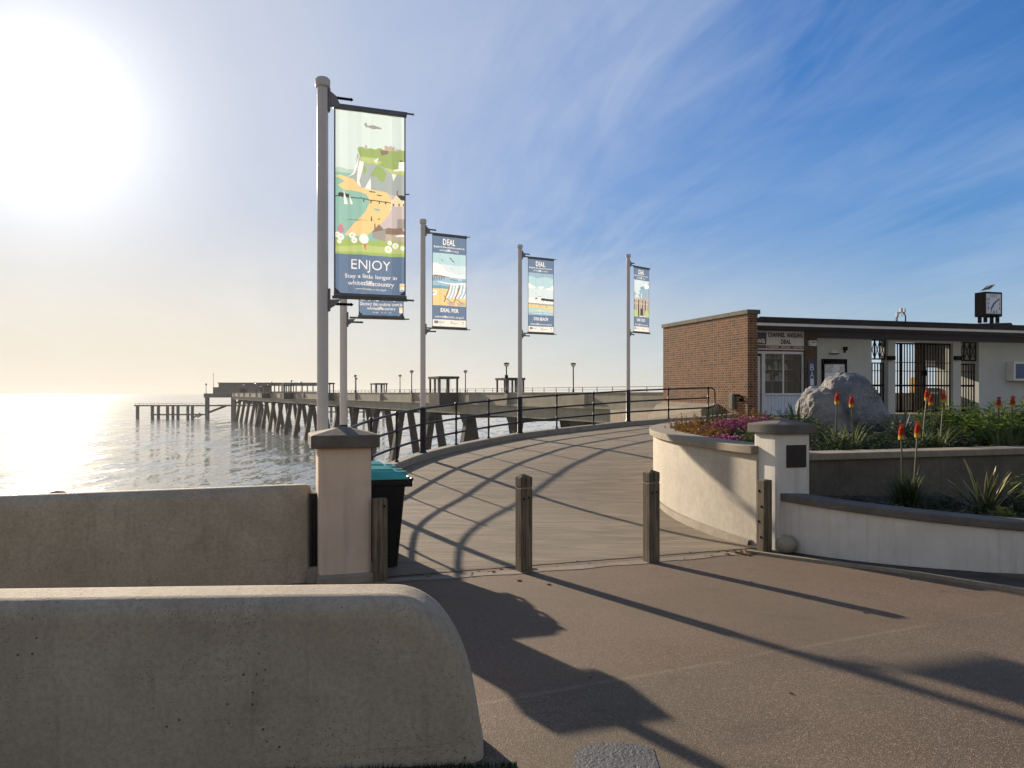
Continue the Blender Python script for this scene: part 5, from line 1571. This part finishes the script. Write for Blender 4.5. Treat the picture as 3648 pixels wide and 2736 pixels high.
def art_pier(b):
    P = lambda lay, col, pts: b.poly('artwork', lay, 'print_' + col, pts)
    P(0, 'sky', rect(0, 1, 0, 1))
    P(1, 'pale', [(0, .70), (.5, .685), (1, .69), (1, .56), (0, .56)])
    P(2, 'white', [(0, .70), (.12, .705), (.2, .69), (.3, .66), (.36, .62), (.5, .60), (.75, .585), (.9, .59), (1, .56), (1, .53), (0, .56)])
    P(3, 'sky2', rect(0, 1, .42, .55)); P(4, 'white', [(.15, .50), (.5, .485), (1, .50), (1, .475), (.6, .47), (.2, .485)]); P(4, 'teal', [(0, .455), (1, .44), (1, .42), (0, .42)]); P(4, 'teal', [(.5, .535), (1, .525), (1, .512), (.5, .52)])
    P(4, 'brown', [(.10, .572), (.5, .553), (.5, .547), (0, .556), (0, .565)])
    for i in range(8): P(4, 'dark', [(.02 + i * .045, .553 - i * .0007), (.035 + i * .045, .553), (.03 + i * .045, .505 + i * .003), (.015 + i * .045, .505 + i * .003)])
    P(4, 'sand', rect(0, 1, .23, .42))
    for dx_ in (0, .31):
        P(6, 'brown', [(.50 + dx_, .475), (.53 + dx_, .475), (.36 + dx_, .275), (.32 + dx_, .275)]); P(6, 'brown', [(.30 + dx_, .345), (.33 + dx_, .345), (.58 + dx_, .262), (.55 + dx_, .262)])
        for i in range(5):
            a_ = .52 + dx_ + i * .05
            P(7, 'white' if i % 2 == 0 else 'sky2', [(a_, .472), (a_ + .05, .470), (a_ + .005, .375), (a_ - .09, .315), (a_ - .13, .320), (a_ - .045, .385)])
        P(5, 'stone', [(.40 + dx_, .27), (.62 + dx_, .285), (.68 + dx_, .245), (.48 + dx_, .236)])
    P(5, 'white', [(.0, .34), (.12, .345), (.14, .395), (.02, .40)]); P(6, 'dark', [(0, .365), (.1, .378), (.1, .385), (0, .372)])
    gullp(P, 5, 'dark', .58, .74, .10); gullp(P, 5, 'dark', .28, .73, .05); gullp(P, 5, 'dark', .56, .65, .03)
    P(5, 'white', [(.77, .52), (.785, .57), (.80, .52)]); P(5, 'white', [(.83, .52), (.845, .565), (.86, .52)])
    common(b, 'DEAL PIER')
def art_beach(b):
    P = lambda lay, col, pts: b.poly('artwork', lay, 'print_' + col, pts)
    P(0, 'sky', rect(0, 1, 0, 1))
    P(1, 'paleblue', [(0, .76), (.15, .765), (.35, .735), (.55, .76), (.8, .765), (1, .74), (1, .82), (0, .82)])
    P(2, 'white', [(0, .66), (.04, .665), (.14, .64), (.3, .618), (.3, .608), (.18, .60), (0, .60)]); P(2, 'white', [(.36, .62), (.5, .632), (.6, .638), (.62, .615), (.55, .598), (.42, .605)]); P(2, 'white', [(.66, .605), (.85, .62), (.95, .65), (1, .655), (1, .59), (.8, .588)])
    P(1, 'pale', rect(0, 1, .44, .60))
    P(3, 'dark', [(.28, .468), (.4, .475), (.6, .47), (.8, .465), (1, .462), (1, .40), (.28, .42)]); P(4, 'white', [(0, .455), (.16, .468), (.28, .45), (.36, .455), (.37, .50), (.52, .495), (.52, .44), (.7, .435), (1, .43), (1, .398), (0, .40)])
    P(5, 'brown', rect(.36, .53, .49, .498))
    for i in range(22): P(5, 'dark', rect(.05 + i * .043, .065 + i * .043, .412 + (i % 3) * .012, .422 + (i % 3) * .012))
    P(5, 'greyst', [(0, .398), (1, .385), (1, .37), (0, .38)]); P(4, 'sand', [(0, .385), (1, .375), (1, .325), (.6, .33), (.3, .345), (0, .335)]); P(3, 'farsea', rect(0, 1, .23, .345)); P(4, 'sky2', [(0, .265), (.5, .28), (1, .265), (1, .23), (0, .23)])
    P(5, 'white', [(.25, .295), (.5, .30), (.7, .29), (.5, .293)]); P(5, 'white', [(.22, .258), (.6, .265), (1, .25), (1, .247), (.6, .259), (.22, .254)]); P(5, 'sand', [(.78, .305), (.98, .31), (.95, .295), (.8, .293)])
    for u in (.1, .14, .42, .47, .72, .74): P(5, 'dark', rect(u, u + .012, .345, .372))
    gullp(P, 5, 'white', .88, .70, .05); gullp(P, 5, 'dark', .17, .55, .04); gullp(P, 5, 'dark', .3, .53, .03)
    common(b, 'DEAL BEACH')
def art_castle(b):
    P = lambda lay, col, pts: b.poly('artwork', lay, 'print_' + col, pts)
    P(0, 'pale', rect(0, 1, 0, 1)); P(1, 'paleblue', [(.55, .72), (1, .78), (1, .48), (.4, .5), (.2, .62), (0, .62), (0, .52)]); P(2, 'white', [(.6, .74), (.8, .77), (1, .75), (1, .70), (.75, .69)]); P(2, 'teal', [(.38, .695), (.5, .71), (.66, .70), (.55, .665)]); P(2, 'pale', [(.1, .62), (.3, .64), (.38, .60), (.25, .58)])
    top = [(0, .52)]
    for i in range(9): top += [(.03 + i * .11, .52), (.03 + i * .11, .545), (.075 + i * .11, .545), (.075 + i * .11, .52)]
    P(3, 'stone', [(0, .23)] + top + [(1, .51), (1, .23)])
    for i in range(8): P(4, 'greyst' if i % 2 else 'dark', [(.02 + i * .125, .24), (.07 + i * .125, .24), (.075 + i * .125, .50), (.03 + i * .125, .50)])
    P(5, 'dark', [(.42, .24), (.56, .24), (.56, .35), (.49, .375), (.42, .35)])
    for i in range(6): P(5, 'white', rect(.04 + i * .16, .065 + i * .16, .43, .45))
    P(5, 'lime', [(0, .235), (.28, .235), (.25, .33), (0, .34)]); P(5, 'lime', [(.76, .24), (1, .24), (.98, .30), (.85, .36), (.78, .33)]); P(5, 'white', rect(.47, .50, .53, .60)); P(5, 'white', rect(.66, .78, .245, .26)); P(5, 'white', rect(.36, .56, .237, .25))
    common(b, 'DEAL CASTLE')
make('nearest white pole, carrying the ENJOY banner, rising behind the pink pillar', 'large banner reading ENJOY with cliffs, beach and golf ball artwork, on the nearest pole', (-2.08, 8.68, -.11), 5.07, 21, 2.72, 4.75, .80, art_enjoy, 3, .125, 256, 600)
make('white pole almost hidden behind the nearest pole, carrying the SANDWICH banner', 'banner reading SANDWICH, mostly hidden behind the ENJOY banner', (-2.858, 13.4, .03), 5.60, 18, 2.95, 5.02, .775, art_sandwich, 5, .25)
make('white pole carrying the DEAL PIER banner', 'banner reading DEAL PIER with striped deck chairs', (-2.03, 18.0, .25), 5.58, 30, 3.16, 5.24, .865, art_pier, 8, .24)
make('white pole carrying the DEAL BEACH banner', 'banner reading DEAL BEACH with a row of white houses above sand', (.225, 22.5, .475), 5.85, 30, 3.39, 5.48, .865, art_beach, 11, .27)
make('white pole carrying the DEAL CASTLE banner, closest to the brick building', 'banner reading DEAL CASTLE with grey battlements', (3.84, 26.1, .685), 6.22, 44, 3.70, 5.82, .85, art_castle, 14, .30)
# ================================================================ ROCK AND PLANTS
# boulder
RY = 19.0
bm = bmesh.new()
bmesh.ops.create_icosphere(bm, subdivisions=6, radius=1.0)
from mathutils import noise as mn
cx, _, _ = at(842, 400, RY)
zb = .98
def ray_ell(d, c, r):
    """far crossing of a ray from the origin with an ellipsoid"""
    a = sum((d[i] / r[i]) ** 2 for i in range(3)); bb = -2 * sum(d[i] * c[i] / r[i] ** 2 for i in range(3)); cc_ = sum((c[i] / r[i]) ** 2 for i in range(3)) - 1
    D = bb * bb - 4 * a * cc_
    return (-bb + math.sqrt(D)) / (2 * a) if D > 0 else 0.0
lobes = (((.20, 0, .10), (.86, .80, 1.02)), ((-.40, -.12, .06), (.62, .66, .86)), ((.62, .05, -.3), (.44, .62, .62)), ((-.30, -.45, -.35), (.5, .42, .45)))
planes = (((.80, -.35, .50), .90), ((-.25, -.80, .55), .86), ((.30, -.92, .22), .78), ((-.95, -.15, .25), .98), ((-.45, -.1, .88), .93), ((.25, -.1, .96), 1.03), ((.85, .25, .55), .98))
for v in bm.verts:
    d = v.co.normalized()
    rs_ = sorted((ray_ell(d, c, r_) for c, r_ in lobes), reverse=True)
    r_ = rs_[0]
    q = d * r_
    for n_, dd in planes:
        n_ = Vector(n_).normalized(); e = q.dot(n_) - dd
        if e > 0: q -= n_ * e * .88
    # ridged relief, and a deep diagonal cleft between the two lobes
    rg = 1 - abs(mn.noise(q * 2.3 + Vector((5, 2, 1)))) * 2
    q += d * (.07 * rg + .04 * mn.noise(q * 4.3) + .035 * (1 - 2 * abs(mn.noise(q * 6.5 + Vector((2, 9, 4))))) + .022 * mn.noise(q * 13) + .012 * mn.noise(q * 27))
    k = q.x + .36 - .42 * (.62 - q.z) * (1 if q.y < .5 else 0)
    cl_ = math.exp(-(k / .085) ** 2) * max(0, min(1, (q.z + .35) * 2.5)) * (1 if q.y < .45 else max(0, 1 - (q.y - .45) * 4))
    q -= d * .17 * cl_
    v.co = q
bm.normal_update()
me = bpy.data.meshes.new('boulder'); bm.to_mesh(me); bm.free()
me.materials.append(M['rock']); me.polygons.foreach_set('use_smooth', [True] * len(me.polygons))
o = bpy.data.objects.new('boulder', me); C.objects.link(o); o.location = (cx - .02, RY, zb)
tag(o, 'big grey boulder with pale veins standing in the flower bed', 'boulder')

rng = random.Random(21)
def leafquad(mb, p, d, up, L, W, m=0, bend=.3):
    d = d.normalized(); s_ = d.cross(up)
    if s_.length < 1e-3: s_ = d.cross(Vector((1, 0, 0)))
    s_.normalize(); n_ = s_.cross(d)
    a = p; b = p + d * L * .5 + s_ * W * .5 + n_ * L * .06; c = p + d * L * .5 - s_ * W * .5 + n_ * L * .06; e = p + d * L - n_ * L * bend
    mb.add([a, b, e, c], [(0, 1, 2, 3)], m)
def rv(): 
    while True:
        v = Vector((rng.uniform(-1, 1), rng.uniform(-1, 1), rng.uniform(-1, 1)))
        if .05 < v.length < 1: return v
def shrub(name, label, cat, loc, rx_, ry_, h, nst, per, L, W, mat, group=None, stem='stem_dark', upright=.5, flowers=None):
    """many leafy shoots rising from the soil, leaves in whorls up each shoot"""
    t = thing(name, label, cat, loc, 0, group)
    st, lf, fl = MB(), MB(), MB()
    for i in range(nst):
        a, r_ = rng.uniform(0, 2 * pi), math.sqrt(rng.random())
        bx_, by_ = rx_ * r_ * cos(a) * .8, ry_ * r_ * sin(a) * .8
        hh = h * rng.uniform(.55, 1.05) * (1 - .35 * r_ * r_)
        tip = Vector((bx_ * 1.25 + rng.uniform(-.06, .06), by_ * 1.25 + rng.uniform(-.06, .06), hh))
        b0 = Vector((bx_, by_, -.02))
        st.tube([b0, b0.lerp(tip, .5) + Vector((rng.uniform(-.02, .02), rng.uniform(-.02, .02), 0)), tip], [.008, .006, .003], 4, caps=False)
        for k in range(per):
            f = .25 + .75 * (k + rng.random()) / per
            p = b0.lerp(tip, f)
            aa = k * 2.4 + rng.uniform(-.5, .5)
            d = Vector((cos(aa), sin(aa), upright * rng.uniform(.2, 1.6)))
            q = rng.uniform(.65, 1.2) * (1.1 - .4 * f)
            leafquad(lf, p, d, Vector((0, 0, 1)), L * q, W * q, 0, rng.uniform(0, .35))
        if flowers:
            r0 = flowers
            for _ in range(2):
                c_ = tip + Vector((rng.uniform(-.04, .04), rng.uniform(-.04, .04), rng.uniform(0, .03)))
                fl.lathe([(0, -r0 * .6), (r0 * .8, -r0 * .3), (r0, .1 * r0), (r0 * .6, r0 * .7), (0, r0 * .8)], c_, 6)
    st.open = lf.open = True
    st.build('stems', stem, t); lf.build('foliage', mat, t)
    if flowers: fl.build('blossom', 'petal_pink', t)
    return t
SZ = .74
def soil_at(px, Y, z=SZ): x, y, _ = at(px, 400, Y); return (x, y, z)
# rusty sedum tufts along the drum edge
spots = [(688, 13.6, .34), (700, 13.0, .32), (682, 14.6, .40), (697, 14.8, .46), (710, 13.9, .36), (690, 16.3, .50), (704, 16.6, .52), (717, 16.2, .45), (712, 18.6, .62), (727, 18.2, .58), (741, 17.8, .56), (755, 18.0, .55)]
labs = ['rust and green', 'amber and green', 'tall rusty', 'olive and rust']
for i, (px, Y, h) in enumerate(spots):
    far = Y > 18
    shrub('bedding_plant', ('dark green bushy plant in front of the brick wall, behind the pink flowers' if far else 'low rust-tinted bushy plant at the left tip of the flower bed'), 'plant', soil_at(px, Y),
          .34, .34, h, 26, 16, .085, .032, 'leaf_deep' if far else 'leaf_rust', 'dark plants before the brick wall' if far else 'rust-tinted plants at the tip of the flower bed', upright=1.1)
# pink cushions
for i, (px, Y, h) in enumerate([(722, 12.6, .20), (734, 12.4, .20), (745, 12.7, .18), (716, 14.2, .36), (730, 14.4, .40), (744, 14.6, .44), (758, 14.8, .46), (770, 14.9, .46)]):
    lo = Y < 13.5
    shrub('pink_flowers', 'mat of small pink flowers low beside the drum coping' if lo else 'drift of small pink flowers above the drum coping, behind the lower mat', 'flowers', soil_at(px, Y), .26, .24, h, 60, 5, .07, .02, 'leaf_grass',
          'lower mat of pink flowers' if lo else 'upper drift of pink flowers', flowers=.019)
# leafy green beside the pillar
shrub('leafy_plant', 'fresh green broad-leaved plant touching the left side of the cream pillar', 'plant', soil_at(746, 11.2), .20, .25, .40, 16, 12, .13, .06, 'leaf_fresh')
for i, (px, Y, h) in enumerate([(772, 16.3, .52), (786, 15.8, .58), (800, 15.2, .60), (812, 15.0, .50), (822, 13.6, .42)]):
    shrub('yellow_green_plant', 'yellow-green leafy plant between the pillar cap and the boulder', 'plant', soil_at(px, Y), .34, .3, h, 22, 14, .11, .05, 'leaf_fresh', 'yellow-green plants before the boulder')
shrub('orange_tuft', 'small orange-tinted tuft between the pink flowers and the shop panel', 'plant', soil_at(764, 17.2), .28, .2, .62, 26, 14, .08, .026, 'leaf_rust')
# dark middle growth
for i, (px, Y, h) in enumerate([(826, 11.6, .36), (846, 11.9, .34), (866, 12.2, .34), (884, 12.4, .30), (905, 12.8, .36), (925, 13.0, .40), (946, 13.4, .46), (894, 15.5, .5), (930, 16.2, .56), (836, 11.0, .24), (856, 11.1, .22), (878, 11.3, .24), (900, 11.5, .24), (922, 11.7, .24), (948, 12.0, .30), (816, 12.4, .4), (875, 13.6, .42), (915, 14.2, .4)]):
    shrub('low_plant', 'dark low leafy plant behind the straight bed wall', 'plant', soil_at(px, Y), .36, .32, h, 22, 12, .12, .05, 'leaf_deep', 'dark low plants behind the straight bed wall')
# tall bright shrubs at the right
for i, (px, Y, h) in enumerate([(940, 15.2, .74), (962, 14.8, .72), (984, 14.2, .74), (1004, 13.6, .78), (1022, 13.0, .80), (1044, 13.0, .84), (1003, 12.2, .50), (1022, 12.0, .46), (1060, 12.4, .7)]):
    shrub('bright_shrub', 'bright green leafy shrub at the right of the upper flower bed', 'shrub', soil_at(px, Y), .44, .38, h, 32, 16, .17, .075, 'leaf_fresh', 'bright shrubs at the right of the upper bed')
# spiky dark plants
def blade(mb, p, az, tilt, L, W, m=0, curve=.25, th=.0, margin=False):
    k = 7
    d0 = Vector((cos(az) * sin(tilt), sin(az) * sin(tilt), cos(tilt)))
    s_ = Vector((-sin(az), cos(az), 0))
    A, B_, Cc = [], [], []
    q = Vector(p)
    for i in range(k + 1):
        f = i / k
        w = W * (1 - f) ** .7 * (.55 + 1.2 * f if f < .4 else 1.03)
        tt = tilt + curve * f * f
        d = Vector((cos(az) * sin(tt), sin(az) * sin(tt), cos(tt)))
        n_ = s_.cross(d)
        A.append(q + s_ * w / 2 + n_ * -w * .22); B_.append(q - s_ * w / 2 + n_ * -w * .22); Cc.append(q + n_ * 0)
        q = q + d * L / k
    mb.strip(A, Cc, m); mb.strip(Cc, B_, m)
    return A, B_
def agave(name, label, loc, n_, L, W, mat, tmin, tmax, margin=None, seed=1):
    rr = random.Random(seed)
    t = thing(name, label, 'plant', loc)
    for i in range(n_):
        az = i * 2.4 + rr.uniform(-.3, .3)
        ti = tmin + (tmax - tmin) * ((i + .5) / n_)
        mb = MB(); mb.open = True
        l_ = L * rr.uniform(.8, 1.1)
        A, B_ = blade(mb, (cos(az) * .03, sin(az) * .03, -.02), az, ti, l_, W, 0, rr.uniform(.05, .35))
        o = mb.build('leaf', mat, t, smooth=60)
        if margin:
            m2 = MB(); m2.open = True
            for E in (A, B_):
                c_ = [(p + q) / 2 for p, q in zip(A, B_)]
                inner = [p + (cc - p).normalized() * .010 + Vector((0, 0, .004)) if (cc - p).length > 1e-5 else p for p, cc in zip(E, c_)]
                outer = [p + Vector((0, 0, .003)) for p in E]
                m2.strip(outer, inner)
            m2.build('margin', margin, o)  # pale edge strips, partly the sunlit rims put into colour
    return t
agave('spiky_plant', 'dark spiky agave in front of the gate, right of the boulder', soil_at(902, 14.6, .72), 22, .62, .09, 'leaf_agave', .15, 1.1, None, 3)
agave('spiky_plant', 'dark spiky agave tips between the boulder and the shop panel', soil_at(797, 17.2, .72), 16, .78, .10, 'leaf_agave', .10, .9, None, 5)
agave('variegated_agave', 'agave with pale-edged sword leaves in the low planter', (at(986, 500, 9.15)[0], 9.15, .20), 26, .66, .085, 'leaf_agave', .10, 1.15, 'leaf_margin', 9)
# grass clump of the low planter
def grass_clump(name, label, loc, n_, L, mat, spread=.9, w=.012, group=None):
    t = thing(name, label, 'grass', loc, 0, group)
    mb = MB(); mb.open = True
    for i in range(n_):
        az = rng.uniform(0, 2 * pi)
        blade(mb, (rng.uniform(-.10, .10), rng.uniform(-.10, .10), -.02), az, rng.uniform(.02, spread), L * rng.uniform(.6, 1.1), w, 0, rng.uniform(.2, 1.1))
    mb.build('blades', mat, t)
    return t
lx, ly, _ = at(907, 490, 9.35)
grass_clump('grass_clump', 'dark clump of fine grass in the low planter, against the straight bed wall', (lx, ly, .22), 330, .55, 'leaf_deep', 1.0, .012)
for px, Y, lab in ((860, 8.95, 'small dark ground plant at the left end of the low planter'), (935, 8.6, 'small dark ground plant in the low planter, in front of the grass clump'), (962, 8.5, 'small dark ground plant in the low planter, left of the pale-edged agave')):
    shrub('ground_plant', lab, 'plant', (at(px, 500, Y)[0], Y, .27), .14, .12, .10, 18, 10, .05, .02, 'leaf_deep')
for i, (px, Y) in enumerate(((835, 9.25), (860, 9.4), (884, 9.0), (925, 9.0), (945, 9.4), (968, 8.9), (1000, 9.5), (1018, 9.0))):
    shrub('low_plant', 'dark low leafy plant growing in the low planter before the straight bed wall', 'plant', (at(px, 500, Y)[0], Y, .22), .20, .16, .20, 22, 12, .08, .03, 'leaf_deep', 'dark plants in the low planter')
shrub('small_green_plant', 'small vivid green plant on the edge of the low planter at the right', 'plant', (at(1004, 500, 8.55)[0], 8.55, .24), .13, .12, .16, 22, 12, .055, .02, 'leaf_fresh')
shrub('leafy_plant', 'bright leafy plant in the low planter, cut by the right edge', 'plant', (at(1030, 500, 9.4)[0], 9.4, .2), .26, .22, .52, 22, 14, .10, .045, 'leaf_fresh')
# red-hot pokers
def poker(label, px, py_top, Y, ground, lean=0.0, Lh=.165, leaves=26):
    x, y, zt = at(px, py_top, Y)
    t = thing('red_hot_poker', label, 'flower', (x - lean, y, ground), 0, 'red and yellow poker flowers')
    h = zt - ground
    mb = MB(); mb.tube([(0, 0, -.02), (lean * .4, 0, h * .45), (lean, 0, h - Lh * .8)], [.013, .011, .010], 6); mb.build('stem', 'stem_dark', t, smooth=60)
    zb_ = h - Lh
    a, b2 = MB(), MB()
    n_ = 200
    ax = Vector((lean * .25, 0, 1)).normalized()
    for i in range(n_):
        f = (i + .5) / n_
        r_ = .036 * (.62 + .38 * f / .18 if f < .18 else max(.10, 1 - ((f - .18) / .82) ** 1.9 * .93))
        an = i * 2.39996
        c_ = Vector((lean, 0, zb_)) + ax * (f * Lh)
        d = Vector((cos(an), sin(an), -.55 if f < .8 else .2))
        p = c_ + Vector((cos(an), sin(an), 0)) * r_ * .45
        leafquad(b2 if f + .07 * sin(i * 5.1) < .29 else a, p, d, Vector((0, 0, 1)), .030, .014, 0, .1)
    core = [(.004, 0), (.018, .01), (.026, .040), (.025, .08), (.016, .125), (.006, .155), (0, .163)]
    a.lathe([(r_, z) for r_, z in core[2:]], (lean, 0, zb_), 10); b2.lathe([(r_, z) for r_, z in core[:3]], (lean, 0, zb_), 10)
    a.open = b2.open = True
    hd = a.build('flower_head', 'poker_red', t, smooth=180); b2.build('lower_florets', 'poker_yellow', hd, smooth=180)
    if leaves:
        mb = MB(); mb.open = True
        for i in range(leaves):
            az = rng.uniform(0, 2 * pi)
            blade(mb, (rng.uniform(-.05, .05), rng.uniform(-.05, .05), -.02), az, rng.uniform(.1, .8), rng.uniform(.35, .6), .022, 0, rng.uniform(.5, 1.5))
        mb.build('leaves', 'leaf_grass', t)
poker('red-hot poker in front of the boulder, left one of that pair', 837, 392.5, 11.6, SZ, .02)
poker('slimmer red-hot poker in front of the boulder, right one of that pair', 851.5, 395.5, 11.6, SZ, -.03)
poker('red-hot poker before the main gate, left of three, leaning right', 926.8, 389, 11.8, SZ, .07)
poker('shortest of the three red-hot pokers before the main gate', 931, 394, 12.0, SZ, -.02)
poker('red-hot poker before the main gate, right of three, above the bright shrub', 943.6, 391, 11.6, SZ, .05)
poker('red-hot poker with yellow base rising from the low planter, left of two', 901.4, 424.5, 9.3, .24, -.01, .17, 8)
poker('fat red-hot poker with a yellow base rising from the low planter, right of two', 917.5, 421.5, 9.3, .24, .05, .18, 8)
poker('red-hot poker over the bright shrubs at the far right, left of two', 998.8, 397, 11.7, SZ, .01)
poker('red-hot poker over the bright shrubs at the far right, right of two', 1012.6, 396, 11.7, SZ, .03)
# dry stalks and leaf litter
litter = [(872, 12.9), (905, 11.4), (955, 11.8), (880, 9.0), (945, 8.8), (700, 12.2), (712, 11.9)]
mb = MB(); mb.open = True
for px, Y in litter:
    x, y, _ = at(px, 400, Y)
    z = SZ + .01 if (Y > 10) else .33 + tl(x, y) + .01
    for i in range(26):
        leafquad(mb, Vector((x + rng.gauss(0, .16), y + rng.gauss(0, .1), z + rng.uniform(0, .02))), Vector((rng.uniform(-1, 1), rng.uniform(-1, 1), rng.uniform(-.1, .3))), Vector((0, 0, 1)), .07, .025, 0, .1)
mb.build('leaf_litter', 'straw', label='dry pale leaf litter scattered over the flower bed soil', cat='leaves', kind='stuff')
# ================================================================ SEA HAZE
m = bpy.data.materials.new('haze'); m.use_nodes = True; M['haze'] = m
nt = m.node_tree; nt.nodes.clear()
pv = nt.nodes.new('ShaderNodeVolumePrincipled')
pv.inputs['Color'].default_value = (.92, .93, .95, 1)
pv.inputs['Density'].default_value = 0.00017
pv.inputs['Anisotropy'].default_value = 0.25
ou = nt.nodes.new('ShaderNodeOutputMaterial'); nt.links.new(pv.outputs[0], ou.inputs['Volume'])
mb = MB(); mb.box(-900, 900, -110, 900, -10.5, 9.0)
mb.build('haze', 'haze', label='thin pale sea haze', cat='haze', kind='stuff')
